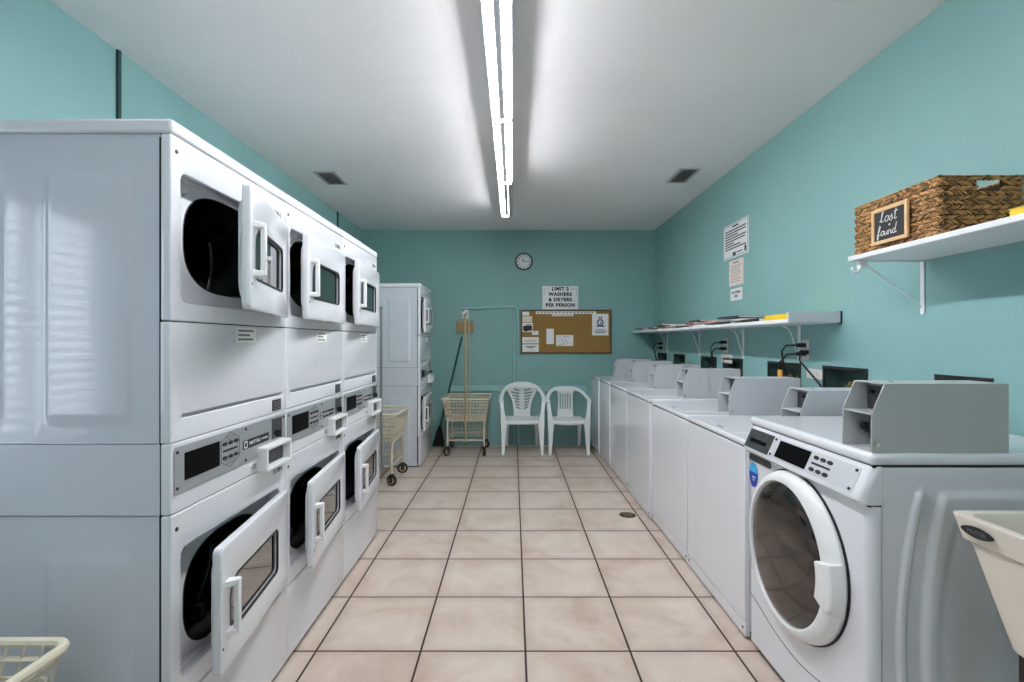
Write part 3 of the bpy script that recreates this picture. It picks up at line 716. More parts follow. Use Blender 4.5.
# ---------------------------------------------------------------- plastic armchairs
def armchair(label, x, y, style, rotz=0):
    t = thing('plastic_armchair', label, 'chair', (x, y, 0), rotz, 'white plastic armchairs by the back wall')
    SZ = .40
    def band(pts, wv):  # pts centre, wv list of (halfwidth vec, half thickness vec)
        rs = []
        for p, (a, b) in zip(pts, wv):
            p, a, b = Vector(p), Vector(a), Vector(b)
            rs.append([p-a-b, p+a-b, p+a+b, p-a+b])
        return rs
    top = .775 if style == 1 else .722
    # seat, dished, rounded front
    def sf(u, v):
        xx = (u*2-1)*(.235-.03*v); yy = -.215+.40*v
        z = SZ-.012-.02*math.sin(PI*u)*math.sin(PI*min(1, v*1.1))-.015*v
        if v < .12: z -= ((.12-v)/.12)**2*.03 + (.012*math.sin(PI*u) if style == 2 else 0)*((.12-v)/.12)
        return (xx, yy, z)
    obj('seat', MB().grid(sf, 16, 16), 'chair_plastic', t, solid=.006)
    ap = MB()
    ap.grid(lambda u, v: ((u*2-1)*.235, -.216+.004*v, SZ-.03-.028*v*(1 if style == 1 else .6+.7*math.sin(PI*u))), 16, 3)
    for s in (-1, 1): ap.grid(lambda u, v: (s*(.236-.03*u), -.215+.40*u, SZ-.012-.04*v-.015*u), 10, 2)
    obj('apron', ap, 'chair_plastic', t, solid=.006)
    for s in (-1, 1):
        pts = [(s*.247, -.228, 0.0005), (s*.240, -.224, .12), (s*.237, -.220, .25), (s*.233, -.215, .345), (s*.240, -.210, .40), (s*.252, -.205, .48), (s*.262, -.190, .565), (s*.268, -.165, .605)]
        wd = [.018, .024, .030, .040, .036, .024, .022, .024]
        wv = [((w_, 0, 0), (0, .013, 0)) for w_ in wd[:-1]] + [((.026, 0, 0), (0, .010, .010))]
        obj('front_leg', MB().rings(band(pts, wv)), 'chair_plastic', t, bevel=.004)
        pts = [(s*.205, .262, 0.0005), (s*.203, .235, .13), (s*.200, .205, .26), (s*.198, .178, .378)]
        obj('back_leg', MB().rings(band(pts, [((.017, 0, 0), (0, .013, 0)), ((.022, 0, 0), (0, .015, 0)), ((.026, 0, 0), (0, .018, 0)), ((.028, 0, 0), (0, .016, 0))])), 'chair_plastic', t, bevel=.004)
    # one continuous arm and back hoop
    if style == 1: half = [(.268, -.185, .590), (.272, -.13, .622), (.262, -.02, .660), (.238, .07, .695), (.195, .135, .732), (.125, .170, .760), (.05, .185, .773)]
    else: half = [(.268, -.185, .590), (.272, -.13, .612), (.256, -.02, .640), (.225, .07, .672), (.180, .135, .700), (.115, .170, .717), (.05, .183, .722)]
    P = [Vector(p) for p in half] + [Vector((-p[0], p[1], p[2])) for p in half[::-1]]
    # smooth resample
    def cr(p0, p1, p2, p3, u): return .5*((2*p1)+(-p0+p2)*u+(2*p0-5*p1+4*p2-p3)*u*u+(-p0+3*p1-3*p2+p3)*u**3)
    Q = []
    for i in range(len(P)-1):
        p0, p1, p2, p3 = P[max(0, i-1)], P[i], P[i+1], P[min(len(P)-1, i+2)]
        for k in range(3): Q.append(cr(p0, p1, p2, p3, k/3))
    Q.append(P[-1]); rs = []
    for i, p in enumerate(Q):
        tg = (Q[min(i+1, len(Q)-1)]-Q[max(i-1, 0)]).normalized()
        f = min(1, max(0, (p.y+.05)/.20))
        n = Vector((0, -1, .2)).lerp(Vector((0, 0, 1)), 1-f).normalized()
        w_ = tg.cross(n).normalized(); n = w_.cross(tg).normalized()
        hw = .024-.005*f
        rs.append([p+w_*hw-n*.003, p+w_*hw+n*.005, p+w_*hw*.4+n*.009, p-w_*hw*.4+n*.009, p-w_*hw+n*.005, p-w_*hw-n*.003, p-w_*hw*.6-n*.005, p+w_*hw*.6-n*.005])
    obj('arm_and_back_hoop', MB().rings(rs), 'chair_plastic', t)
    # back splat with slots
    zt = top-.012
    if style == 1:
        out = [(.110, SZ-.03), (.113, .45), (.122, .52), (.142, .59), (.172, .645), (.202, .69), (.180, .725), (.11, .752), (.05, zt)]
    else:
        out = [(.112, SZ-.03), (.105, .46), (.100, .55), (.100, .62), (.108, .665), (.120, .685), (.110, .700), (.05, zt)]
    o = [(a, b) for a, b in out] + [(-a, b) for a, b in out[::-1]]
    holes = []
    if style == 1:
        for k in range(7):
            zc = .475+.036*k; x1 = (.080, .088, .098, .112, .130, .142, .115)[k]
            for s in (-1, 1):
                q = [(.030, zc-.019), (x1, zc+.004), (x1, zc+.023), (.030, zc+.003)]
                if s < 0: q = [(-a, b) for a, b in q[::-1]]
                holes.append(q)
        for k in range(9):
            for s in (-1, 1): holes.append([(s*.012+.0058*math.cos(a), .462+.031*k+.0058*math.sin(a)) for a in (0, PI/3, 2*PI/3, PI, 4*PI/3, 5*PI/3)])
    else:
        for k in range(5):
            xc = -.068+.034*k
            holes.append(rrect(xc-.0085, xc+.0085, .465, .650, .008, 3))
    sb = MB().plate([o]+holes, .007, FNY((0, 0, 0)))
    bmesh.ops.triangulate(sb.bm, faces=sb.bm.faces[:])
    for v in sb.bm.verts:
        u = (v.co.z-(SZ-.03))/(top-SZ+.03)
        v.co.y += .168+.022*u-.05*(v.co.x/.2)**2*(.4+.9*u)
    obj('back_splat', sb, 'chair_plastic', t, smooth=False)
    return t
armchair('white plastic armchair with a rounded back of slanting slots, beside the wire cart', .105, 5.655, 1).scale = (.875, 1, .972)
armchair('white plastic armchair with a lower back of upright slots, beside the washers', .616, 5.655, 2).scale = (.850, 1, .968)

# ---------------------------------------------------------------- back wall things
def bx(px): return (px-513)/83.2
def bz(py): return 1.25+(341-py)/83.2
YB = WALL_B
ck = thing('wall_clock', 'round wall clock with white face and dark rim high on the back wall', 'clock', (.13, YB, 2.203))
obj('rim', MB().lathe([(.104, 0), (.106, .018), (.100, .030), (.090, .030), (.088, .018)], 48, FNY((0, -.001, 0))), 'clock_rim', ck)
obj('face', MB().lathe([(.0005, .012), (.092, .012), (.092, .002)], 40, FNY((0, -.001, 0))), 'sign_white', ck)
nb = MB()
for h in range(1, 13):
    a = PI/2-h*PI/6; nb.text(str(h), .028, FNY((.072*math.cos(a), -.0135, .072*math.sin(a))), .0004, bold=.0008)
obj('numerals', nb, 'print_dark', ck)
hn = MB()
a = PI/2-11.2*PI/6; hn.box(-.004, .050, -.0035, .0035, 0, .001, mtx=FNY((0, -.0145, 0)) @ Matrix.Rotation(a, 4, 'Z'))
a = PI/2-3*PI/6; hn.box(-.01, .068, -.002, .002, 0, .001, mtx=FNY((0, -.016, 0)) @ Matrix.Rotation(a, 4, 'Z'))
obj('hands', hn, 'print_dark', ck)

sg = thing('limit_sign', 'white sign reading limit 2 washers and dryers per person above the cork board', 'sign', (bx(560.2), YB, bz(309.4)))
hw, hh = .215, .280
obj('sign_board', MB().plate([rrect(-hw, hw, .001, hh, .008)], .006, FNY((0, -.0075, 0)), bev=.001), 'sign_white', sg)
tx = MB()
for s_, z in (('LIMIT 2', .245), ('WASHERS', .180), ('& DRYERS', .115), ('PER PERSON', .050)):
    tx.text(s_, .056, FNY((0, -.0085, z)), .0006, bold=.0030, space=1.16)
tx.plate([rect(-hw+.02, -.125, .2435, .2465)], .0005, FNY((0, -.0085, 0))).plate([rect(.125, hw-.02, .2435, .2465)], .0005, FNY((0, -.0085, 0)))
tx.plate([rect(-hw+.02, -hw+.023, .16, .2465)], .0005, FNY((0, -.0085, 0))).plate([rect(hw-.023, hw-.02, .16, .2465)], .0005, FNY((0, -.0085, 0)))
obj('lettering', tx, 'print_dark', sg)

cb = thing('cork_board', 'wide brown cork notice board on the back wall above the armchairs', 'notice board', (bx(520.6), YB, bz(353.6)))
CW, CH = bx(611.2)-bx(520.6), bz(309.8)-bz(353.6)
obj('cork', MB().box(.01, CW-.01, -.012, -.001, .01, CH-.01), 'cork', cb, smooth=False)
obj('frame', MB().plate([rect(0, CW, 0, CH), rect(.016, CW-.016, .016, CH-.016)], .020, FNY((0, -.021, 0)), bev=.003), 'cork_frame', cb)
pn = MB()
for (u, v) in ((208, 128), (238, 118), (330, 135), (300, 410), (265, 240), (470, 180)):
    pn.cyl(((2+u/10.24)/83.2-bx(520.6), -.016, bz(305+v/10.24)-bz(353.6)), .004, .004, 'y', 8)
obj('push_pins', pn, 'print_dark', cb)
def paper(u0, u1, v0, v1, label, m='paper_white', lines=(), cat='paper', extra=None, th=.0012):
    x0, x1 = (2+u0/10.24)/83.2, (2+u1/10.24)/83.2; z1, z0 = bz(305+v0/10.24), bz(305+v1/10.24)
    t = thing('pinned_notice', label, cat, ((x0+x1)/2, YB-.0125, z0))
    wd, ht = (x1-x0)/2, z1-z0
    obj('sheet', MB().plate([rect(-wd, wd, 0, ht)], th, FNY((0, -th, 0))), m, t, smooth=False)
    if lines:
        b = MB()
        for (a, c, f, k) in lines: b.plate([rect(-wd+2*wd*a, -wd+2*wd*c, ht*f-ht*k/2, ht*f+ht*k/2)], .0003, FNY((0, -th-.0004, 0)))
        obj('print', b, extra or 'print_grey', t, smooth=False)
    return t
paper(75, 145, 70, 108, 'small blank card at the top left corner of the cork board')
paper(75, 175, 115, 178, 'cream card second down the left side of the cork board', 'paper_cream')
paper(75, 182, 184, 277, 'card with a black picture on the left side of the cork board', 'paper_white', [(.08, .92, .42, .55), (.2, .5, .12, .1), (.35, .85, .78, .1)], extra='print_dark')
paper(175, 238, 265, 305, 'tiny white slip overlapping beside the black picture card', lines=[(.1, .6, .7, .15)])
paper(75, 243, 330, 395, 'wide white card second from the bottom on the left of the cork board', lines=[(.1, .9, .55, .06), (.1, .9, .35, .06), (.05, .95, .08, .05)])
paper(75, 243, 403, 480, 'wide white card with two dark lines at the bottom left of the cork board', lines=[(.15, .85, .72, .09), (.3, .7, .55, .09)], extra='print_dark')
paper(320, 397, 243, 400, 'tall narrow white slip left of the middle of the cork board')
paper(420, 595, 308, 420, 'white handwritten note in the lower middle of the cork board', lines=[(.1, .3, .82, .04), (.4, .8, .84, .04), (.12, .2, .5, .05), (.3, .42, .55, .05), (.5, .62, .5, .05), (.35, .5, .28, .05), (.6, .72, .3, .05), (.1, .5, .1, .04)])
paper(212, 830, 66, 92, 'long white lettered banner strip along the top of the cork board', lines=[(.02+k*.06, .055+k*.06, .5, .35) for k in range(16)])
paper(378, 595, 93, 115, 'short white strip pinned under the long banner on the cork board', lines=[(.04+k*.1, .11+k*.1, .5, .35) for k in range(9)])
pt = paper(788, 955, 92, 312, 'white poster with a round blue emblem at the right of the cork board', lines=[(.14, .86, .20, .035), (.2, .8, .13, .03), (.25, .75, .28, .02)], cat='poster', extra='print_blue')
obj('emblem', MB().plate([sup(0, .155, .040, .042, 2, 28), sup(0, .155, .024, .026, 2, 20)], .0004, FNY((0, -.0017, 0))).plate([sup(.004, .152, .010, .012, 2, 14)], .0004, FNY((0, -.0017, 0)))
    .plate([[(-.052, .105), (.052, .105), (.040, .122), (-.040, .122)]], .0004, FNY((0, -.0017, 0))).plate([[(-.030, .200), (-.012, .232), (-.004, .205)]], .0004, FNY((0, -.0017, 0))).plate([[(.0, .205), (.012, .236), (.028, .200)]], .0004, FNY((0, -.0017, 0))), 'print_blue', pt, smooth=False)

# painted conduit
cdt = MB().tube([(-.585, YB-.018, bz(308.8)), (.015, YB-.018, bz(306.8)), (.045, YB-.018, bz(307.8)), (.060, YB-.018, bz(310)), (.062, YB-.018, .002)], .013, 10)
tag(obj('wall_conduit', cdt, 'wall_paint_lit'), 'green painted conduit bending from the pole bracket down behind the armchair', 'pipe')
tag(obj('wall_conduit', MB().tube([(.016, YB-.016, bz(311)), (.016, YB-.016, .002)], .010, 10), 'wall_paint_lit'), 'straight green painted pipe left of the cork board, inside the bent conduit', 'pipe')
br = thing('wall_bracket', 'small white metal bracket on the back wall at the top of the pole', 'bracket', (-.575, YB, bz(318.5)))
obj('back_plate', MB().box(-.035, .04, -.010, -.001, 0, .12), 'white_plastic', br, bevel=.003)
obj('hook_arm', MB().tube([(-.018, -.01, .09), (-.018, -.05, .085), (-.018, -.06, .11)], .007, 8).tube([(.022, -.01, .05), (.022, -.05, .04), (.022, -.06, .07)], .007, 8), 'chrome', br)
wb = obj('wood_block', MB().box(bx(456.6), bx(473.4), YB-.045, YB-.001, bz(332.6), bz(321.2)), 'wood_block', bevel=.003)
tag(wb, 'small brown wooden block fixed to the back wall behind the pole', 'wood block')
bm_ = thing('broom', 'dark broom leaning diagonally against the back wall beside the far dryer', 'broom', (-.875, 5.90, 0))
obj('handle', MB().tube([(.0, 0, .20), (.265, .03, 1.30)], .011, 8), 'broom_handle', bm_)
obj('head', MB().rings([[(-.085, -.02, 0.001), (.055, -.02, .001), (.055, .02, .001), (-.085, .02, .001)], [(-.03, -.018, .19), (.03, -.018, .19), (.03, .018, .19), (-.03, .018, .19)], [(-.012, -.014, .24), (.022, -.014, .24), (.022, .014, .24), (-.012, .014, .24)]]), 'broom_bristle', bm_)

# ---------------------------------------------------------------- right wall: recesses, valves, outlets, cords
names = ['peeking above the nearest grey coin box', 'just right of the near double outlet', 'left of the near double outlet',
         'right of the middle shelf outlet', 'left of the middle shelf outlet', 'second nearest the back wall', 'nearest the back wall']
for (a, b), nm in zip(OUTLET, names):
    t = thing('washer_outlet_box', 'dark recessed supply box in the wall, ' + nm, 'outlet box', (WALL_R, (a+b)/2, OZ[0]), 0, 'recessed supply boxes behind the washers')
    h_ = (b-a)/2; Hh = OZ[1]-OZ[0]
    obj('housing', MB().box(0.001, .092, -h_+.001, h_-.001, .001, Hh-.001, omit='-x'), 'recess_green', t, smooth=False)
    obj('flange', MB().plate([rect(-h_-.010, h_+.010, -.012, Hh+.012), rect(-h_+.004, h_-.004, .004, Hh-.004)], .006, FNX((-.007, 0, 0))), 'black_rubber', t, smooth=False)
    vv = MB()
    for s in (-.05, .05):
        vv.cyl((.055, s-.02, Hh*.52), .011, .05, 'z', 10).cyl((.030, s-.02, Hh*.60), .014, .045, 'x', 12)
    obj('valve', vv, 'brass', t)
    hz = MB()
    for s in (-.05, .05):
        hz.tube([(.055, s-.02, Hh*.52), (.045, s-.025, Hh*.3), (.02, s-.035, .02), (-.018, s-.04, -.06 if a > 2 else -.02), (-.022, s-.045, -.16 if a > 2 else -.10)], .009, 8)
    obj('supply_hose', hz, 'hose_steel', t)

def outlet_plate(label, yc, zc, wd=.07, ht=.115, kind='outlet'):
    t = thing('wall_outlet', label, 'outlet', (WALL_R, yc, zc))
    obj('cover_plate', MB().plate([rrect(-wd/2, wd/2, -ht/2, ht/2, .006)], .006, FNX((-.007, 0, 0)), bev=.0015), 'outlet_plate', t)
    s = MB()
    for q in ((-.024, .024) if kind == 'outlet' else ()):
        s.plate([sup(0, q, .014, .013, 3, 16)], .002, FNX((-.008, 0, 0)))
    if kind != 'outlet':
        for k in range(2): s.plate([sup(-.025+.05*k, 0, .004, .004, 2, 8)], .002, FNX((-.008, 0, 0)))
    obj('receptacles', s, 'print_grey', t)
outlet_plate('white double power outlet with black plugs right of the near shelf bracket', 2.868, 1.20, .072, .118)
outlet_plate('pale horizontal cover plate below the double power outlet', 2.78, 1.065, .15, .055, 'cover')
outlet_plate('white power outlet under the middle of the long shelf', 3.935, 1.215, .070, .110)
outlet_plate('pale horizontal cover plate under the middle of the long shelf', 3.93, 1.11, .20, .07, 'cover')
outlet_plate('white power outlet at the far end of the shelf by the corner', 5.60, 1.20, .07, .11)
def cord(label, yo, zo, pts, group='black power cords'):
    t = thing('power_cord', label, 'cord', (WALL_R, yo, zo), 0, group)
    obj('plug', MB().box(-.055, -.009, -.012, .012, -.012, .012), 'cord_black', t, bevel=.004)
    obj('cable', MB().tube([(-.055, 0, 0)]+[(x-WALL_R, y-yo, z-zo) for x, y, z in pts], .0055, 7), 'cord_black', t)
cord('black power cord from the upper socket of the near double outlet', 2.868, 1.226, [(1.60, 2.90, 1.225), (1.585, 2.92, 1.19), (1.60, 2.925, 1.10), (1.625, 2.90, 1.0), (1.65, 2.90, .88)])
cord('black power cord looping down from the lower socket of the near double outlet', 2.868, 1.176, [(1.60, 2.89, 1.172), (1.575, 2.93, 1.12), (1.585, 2.945, 1.04), (1.62, 2.93, .95), (1.66, 2.93, .88)])
cord('black power cord running diagonally right from the near double outlet', 2.835, 1.185, [(1.62, 2.80, 1.14), (1.65, 2.70, 1.04), (1.665, 2.60, .955), (1.68, 2.52, .88)])
cord('black power cord hanging from the outlet under the middle of the shelf', 3.935, 1.24, [(1.61, 3.96, 1.235), (1.59, 3.98, 1.20), (1.60, 3.985, 1.08), (1.64, 3.98, .88)])
cord('second black power cord hanging from the outlet under the middle of the shelf', 3.935, 1.19, [(1.61, 3.955, 1.188), (1.595, 3.97, 1.15), (1.61, 3.972, 1.05), (1.65, 3.96, .88)])
cord('black power cord at the outlet in the far corner under the shelf', 5.60, 1.222, [(1.61, 5.62, 1.215), (1.60, 5.63, 1.15), (1.63, 5.62, 1.05), (1.66, 5.62, .9)])
cord('lower black power cord at the outlet in the far corner under the shelf', 5.60, 1.175, [(1.62, 5.59, 1.17), (1.60, 5.58, 1.10), (1.64, 5.58, .95), (1.66, 5.57, .9)])
tg = thing('cord_tag', 'orange tag hanging on the looped power cord by the near outlet', 'tag', (1.578, 2.925, 1.005))
obj('tag_card', MB().box(-.004, .004, -.020, .022, 0, .075), 'tag_orange', tg, bevel=.002)
obj('tag_tie', MB().tube([(0, 0, .072), (-.002, .005, .09), (.004, .008, .105)], .002, 5), 'cord_black', tg)

# wall signs
def wall_sign(label, y0, y1, z0, z1, m='sign_white', lines=(), border=False, texts=(), ink='print_dark'):
    t = thing('wall_sign', label, 'sign', (WALL_R, (y0+y1)/2, z0))
    wd, ht = (y1-y0)/2, z1-z0
    obj('sign_board', MB().plate([rrect(-wd, wd, 0, ht, .006)], .004, FNX((-.005, 0, 0))), m, t, smooth=False)
    b = MB(); F = FNX((-.0056, 0, 0))
    for a, c, f, k in lines: b.plate([rect(-wd+2*wd*a, -wd+2*wd*c, ht*f-ht*k/2, ht*f+ht*k/2)], .0004, F)
    if border: b.plate([rect(-wd+.008, wd-.008, .008, ht-.008), rect(-wd+.011, wd-.011, .011, ht-.011)], .0004, F)
    for s, z, sz in texts: b.text(s, sz, FNX((-.0058, 0, z)), .0003, bold=.0008)
    obj('lettering', b, ink, t, smooth=False)
wall_sign('large white notice with dark lines of text, top of the right wall signs', 3.565, 3.985, 1.892, 2.158, lines=[(.38, .62, .90, .045)] + [(.08, e, .80-.075*i, .035) for i, e in enumerate((.92, .90, .60, .92, .88, .45, .70, .92))] + [(.86, .93, .15, .16), (.40, .52, .10, .10), (.55, .78, .12, .03)], border=True)
wall_sign('cream notice with faint text in the middle of the right wall signs', 3.645, 3.88, 1.675, 1.868, 'paper_cream', [(.3, .7, .90, .05)] + [(.12, .88-.08*(i % 3), .78-.09*i, .02) for i in range(8)], ink='print_grey')
wall_sign('small white notice at the bottom of the right wall signs', 3.66, 3.86, 1.560, 1.652, texts=(('NO DYEING', .060, .026), ('RAGS', .032, .024)))

# ---------------------------------------------------------------- shelves
def shelf_bracket(parent, y, z, d, drop, name='bracket'):
    b = MB().box(-d, -.002, y-.011, y+.011, z-.005, z-.0005).box(-.008, -.001, y-.011, y+.011, z-drop, z-.002)
    b.tube([(-.105, y, z-.006), (-.070, y, z-drop*.10), (-.050, y, z-drop*.28), (-.028, y, z-drop*.62), (-.006, y, z-drop*.95)], .005, 6)
    obj(name, b, 'shelf_white', parent, bevel=.001)
SH = thing('long_shelf', 'long white wall shelf over the washers carrying magazines', 'shelf', (WALL_R, 2.57, 1.345))
LS = WALL_B-2.575
obj('shelf_board', MB().box(-.275, -.001, .0, LS, 0, .020), 'shelf_white', SH, bevel=.003)
obj('end_panel', MB().box(-.275, -.001, -.012, .006, .0, .057), 'coinbox_grey', SH, bevel=.002)
obj('end_cap', MB().box(-.008, .0-.0005, -.016, .010, -.006, .060), 'dark_gap', SH)
for yb, dr in ((2.93, .22), (3.645, .225), (4.50, .225), (5.43, .225)): shelf_bracket(SH, yb-2.57, 0, .25, dr)
# magazines lying along the shelf
zt = 1.3655
mags = ['mag_dark', 'mag_white', 'mag_dark', 'mag_pink', 'mag_white', 'mag_red', 'mag_dark', 'mag_white', 'mag_pink', 'mag_dark', 'mag_red', 'mag_blue', 'mag_pink', 'mag_dark']
cn = {'mag_dark': 'dark', 'mag_white': 'white', 'mag_pink': 'pinkish', 'mag_red': 'red', 'mag_blue': 'blue grey'}
ordn = ['first', 'second', 'third', 'fourth', 'fifth', 'sixth', 'seventh', 'eighth', 'ninth', 'tenth', 'eleventh', 'twelfth', 'thirteenth', 'fourteenth']
def magazine(x, y, z, rz, mname, label, th, group='magazines on the long shelf'):
    t = thing('magazine', label, 'magazine', (x, y, z), rz, group)
    obj('pages', MB().box(-.098, .098, -.130, .130, .0012, th-.0012), 'paper_white', t, smooth=False)
    obj('cover', MB().box(-.100, .100, -.133, .133, 0, .0012).box(-.100, .100, -.133, .133, th-.0012, th).box(-.102, -.100, -.133, .133, 0, th), mname, t, smooth=False)
for i, mm in enumerate(mags):
    y = 3.02+i*.205
    th = (.018, .010, .016, .012, .014)[i % 5]
    if i % 2 == 0: zz = zt
    else: zz = zt+.0185
    magazine(1.555+random.uniform(-.012, .012), y, zz, random.uniform(-.12, .12), mm, 'thin magazine with %s cover, %s along the shelf from the yellow folder' % (cn[mm], ordn[i]), th)
for i, (y, mm) in enumerate(((3.35, 'mag_dark'), (3.95, 'mag_dark'), (4.85, 'mag_red'))):
    magazine(1.55, y, zt+.0385, .1-.15*i, mm, '%s magazine lying topmost on the pile, %s of the three topmost from the camera' % (cn[mm].capitalize(), ordn[i]), .012)
yf = thing('yellow_folder', 'yellow folder at the near end of the long shelf', 'folder', (1.545, 2.72, zt), 0)
obj('cover', MB().box(-.11, .11, -.135, .10, 0, .002).box(-.11, .11, -.135, .10, .026, .028).box(-.112, -.110, -.135, .10, 0, .028), 'yellow_paper', yf, bevel=.0008)
obj('pages', MB().box(-.108, .105, -.13, .095, .002, .026), 'yellow_paper', yf, smooth=False)

S2 = thing('short_shelf', 'white wall shelf at the right edge holding the woven basket', 'shelf', (WALL_R, 2.07, 1.582))
obj('shelf_board', MB().box(-.300, -.001, -1.40, 0, 0, .020), 'shelf_white', S2, bevel=.003)
def tri_bracket(y):
    b = MB().box(-.27, -.004, y-.012, y+.012, -.004, -.0005).box(-.006, -.001, y-.010, y+.010, -.222, -.001)
    b.tube([(-.235, y, -.020), (-.008, y, -.190)], .0035, 6)
    obj('bracket', b, 'shelf_white', S2, bevel=.001)
    hk = [(-.262, y, -.004), (-.262, y, -.03), (-.272, y, -.047), (-.288, y, -.050), (-.296, y, -.038), (-.292, y, -.026)]
    obj('rod_hook', MB().tube(hk, .006, 8).box(-.268, -.240, y-.012, y+.012, -.03, -.001), 'shelf_white', S2)
tri_bracket(-.02); tri_bracket(-1.25)
ye = thing('yellow_folder', 'flat yellow folder lying on the short shelf in front of the basket', 'folder', (1.52, 1.28, 1.6025), .02)
obj('cover', MB().box(-.10, .12, -.16, .14, 0, .002).box(-.10, .12, -.16, .14, .022, .024), 'yellow_paper', ye)
obj('pages', MB().box(-.097, .117, -.157, .137, .002, .022), 'yellow_paper', ye, smooth=False)

# ---------------------------------------------------------------- woven basket with chalkboard
BK = thing('woven_basket', 'brown woven seagrass basket with handle cutouts on the short shelf', 'basket', (1.558, 1.85, 1.606))
BXh, BYh, BH = .134, .200, .193
lump_v, lump_f = [], []
def lump(b, P, d, n, L, r):
    """one plump strand segment centred at P along d with outward normal n"""
    d, n = Vector(d).normalized(), Vector(n); s = d.cross(n).normalized(); n = s.cross(d).normalized()
    rs = []
    for t_, k in ((-1, .25), (-.6, .85), (0, 1), (.6, .85), (1, .25)):
        rs.append([Vector(P)+d*L*t_+(s*math.cos(a)*r+n*math.sin(a)*r*.75)*k for a in (0, PI/3, 2*PI/3, PI, 4*PI/3, 5*PI/3)])
    b.rings(rs)
def weave_wall(b, a0, a1, fixed, axis, outn, hole=None):
    rows = 12; pitch = .0155
    n = int((a1-a0)/pitch)
    for r_ in range(rows):
        z = .008+r_*(BH-.014)/(rows-1)
        for k in range(n+1):
            a = a0+(a1-a0)*(k+.5*(r_ % 2))/n
            if a > a1: continue
            if hole and hole[0] < a < hole[1] and hole[2] < z < hole[3]: continue
            j = random.uniform(-.0012, .0012); up = .55*(1 if r_ % 2 else -1)+random.uniform(-.15, .15)
            flare = 1
            P = (a, fixed, z+j) if axis == 'x' else (fixed, a, z+j)
            dd = (1, 0, up) if axis == 'x' else (0, 1, up)
            lump(b, P, dd, outn, .0125, .0061)
wv = MB()
weave_wall(wv, -BXh, BXh, -BYh, 'x', (0, -1, 0), hole=(-.010, .072, .148, .186))
obj('end_wall', wv, 'seagrass', BK)
wv = MB(); weave_wall(wv, -BXh, BXh, BYh, 'x', (0, 1, 0), hole=(-.010, .072, .148, .186)); obj('end_wall', wv, 'seagrass', BK)
wv = MB(); weave_wall(wv, -BYh, BYh, -BXh, 'y', (-1, 0, 0)); obj('side_wall', wv, 'seagrass', BK)
wv = MB(); weave_wall(wv, -BYh, BYh, BXh, 'y', (1, 0, 0)); obj('side_wall', wv, 'seagrass', BK)
ln = MB()
for s in (-1, 1):
    ln.plate([rect(-BXh, BXh, 0, BH-.004), rect(-.009, .071, .149, .184)], .004, FNY((0, s*(BYh-.002)+.002, 0)))
    ln.box(s*(BXh-.002)-.002, s*(BXh-.002)+.002, -BYh, BYh, 0, BH-.004)
ln.box(-BXh, BXh, -BYh, BYh, 0, .003)
obj('liner', ln, 'seagrass_dark', BK, smooth=False)
rm = MB()
for k in range(84):
    u = k/84*(2*BXh+2*BYh)*2/2
    per = 4*(BXh+BYh); s_ = k/84*per
    if s_ < 2*BXh: P, d = (-BXh+s_, -BYh, BH), (1, .3, 0)
    elif s_ < 2*BXh+2*BYh: P, d = (BXh, -BYh+(s_-2*BXh), BH), (-.3, 1, 0)
    elif s_ < 4*BXh+2*BYh: P, d = (BXh-(s_-2*BXh-2*BYh), BYh, BH), (-1, -.3, 0)
    else: P, d = (-BXh, BYh-(s_-4*BXh-2*BYh), BH), (.3, -1, 0)
    lump(rm, P, d, (0, 0, 1), .0145, .0065)
obj('rim', rm, 'seagrass', BK)
cbd = thing('chalkboard_tag', 'small wood framed chalkboard lettered lost and found hung on the basket', 'chalkboard', (1.558-BXh-.012, 1.850, 1.6025+.018), 0)
hw_, hh_ = .088, .136
obj('frame', MB().plate([rrect(-hw_, hw_, 0, hh_, .003), rect(-hw_+.013, hw_-.013, .013, hh_-.013)], .010, FNX((-.010, 0, 0)), bev=.0015), 'pine_frame', cbd)
obj('slate', MB().plate([rect(-hw_+.011, hw_-.011, .011, hh_-.011)], .004, FNX((-.004, 0, 0))), 'chalkboard', cbd, smooth=False)
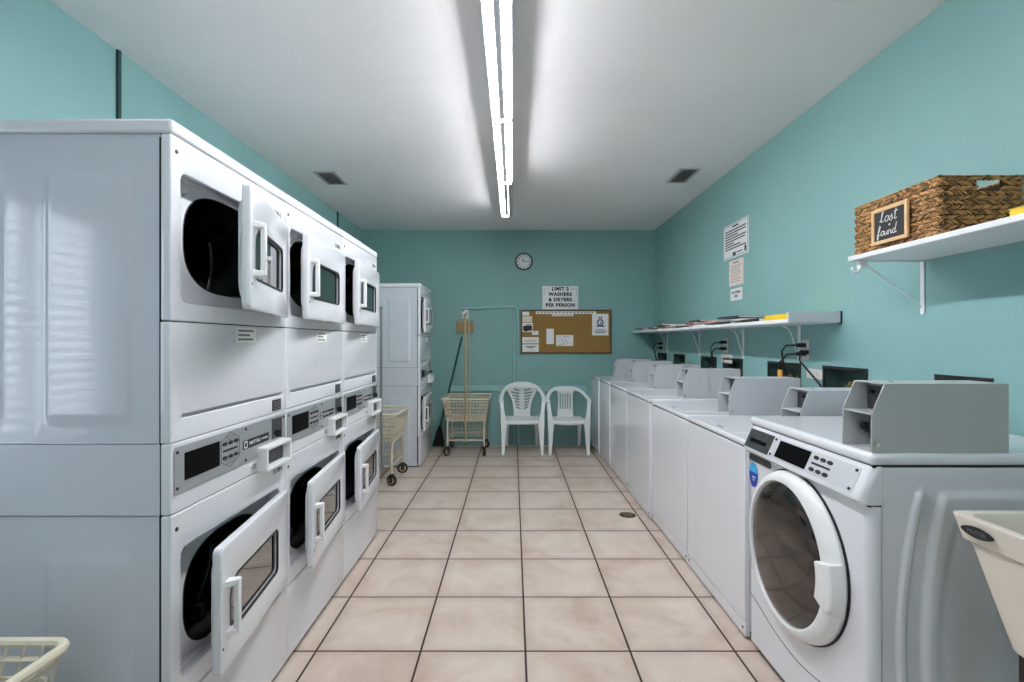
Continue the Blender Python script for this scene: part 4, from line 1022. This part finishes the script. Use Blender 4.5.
# chalk handwriting as strokes: unit letters, x right, y up
def arc(cx, cy, rx, ry, a0, a1, n=10): return [(cx+rx*math.cos(math.radians(a0+(a1-a0)*k/n)), cy+ry*math.sin(math.radians(a0+(a1-a0)*k/n))) for k in range(n+1)]
GL = {
 'l': (.55, [[(-.05, .1), (.15, .5), (.28, 1.15), (.22, 1.4), (.12, 1.3), (.10, .6), (.16, .08), (.30, .02), (.45, .18)]]),
 'o': (.62, [arc(.3, .3, .24, .3, 90, 450)+[(.5, .52), (.62, .5)]]),
 's': (.52, [[(0, .1), (.25, .5), (.30, .62), (.34, .45), (.42, .2), (.30, .0), (.12, .04)], [(.34, .05), (.52, .2)]]),
 't': (.5, [[(.25, 1.1), (.20, .5), (.20, .1), (.32, .0), (.48, .15)], [(.0, .78), (.5, .85)]]),
 'f': (.55, [[(0, .1), (.25, .6), (.38, 1.2), (.28, 1.35), (.18, 1.1), (.14, .3), (.10, -.35), (.2, -.45), (.26, -.2), (.18, .1), (.45, .2)]]),
 'u': (.62, [[(0, .5), (.05, .15), (.2, .0), (.38, .15), (.45, .55)], [(.45, .55), (.46, .15), (.56, .02), (.66, .15)]]),
 'n': (.62, [[(.02, .55), (.05, .0)], [(.05, .35), (.2, .58), (.38, .5), (.42, .1), (.5, .02), (.62, .12)]]),
 'd': (.62, [arc(.25, .28, .22, .28, 60, 420), [(.5, 1.3), (.45, .5), (.46, .1), (.58, .02), (.7, .15)]]),
 '+': (.4, [[(.0, .3), (.4, .3)], [(.2, .1), (.2, .55)]])}
ch = MB(); FT = FNX((-.0046, 0, 0))
for word, x0, z0, sc_ in (('lost', -.048, .080, .036), ('+', -.006, .060, .020), ('found', -.064, .030, .030)):
    x = x0
    for c_ in word:
        adv, strokes = GL[c_]
        for st_ in strokes:
            pts = [tuple(FT @ Vector((x+sc_*(p+.18*q), z0+sc_*q, 0))) for p, q in st_]
            ch.tube(pts, .0013, 5)
        x += adv*sc_*1.05
obj('chalk_lettering', ch, 'chalk', cbd)

# ---------------------------------------------------------------- floor drain
fd = thing('floor_drain', 'small round dark drain cover in the floor tiles by the washers', 'drain', (.823, 3.556, 0))
obj('grate', MB().lathe([(.0005, .003), (.050, .003), (.058, .002), (.059, .0004)], 28, Matrix.Identity(4)), 'dark_metal', fd)
gs = MB()
for k in range(-3, 4): gs.box(-.04*math.cos(k*.35), .04*math.cos(k*.35), k*.012-.003, k*.012+.003, .0028, .0036)
obj('grate_slots', gs, 'brass', fd, smooth=False)
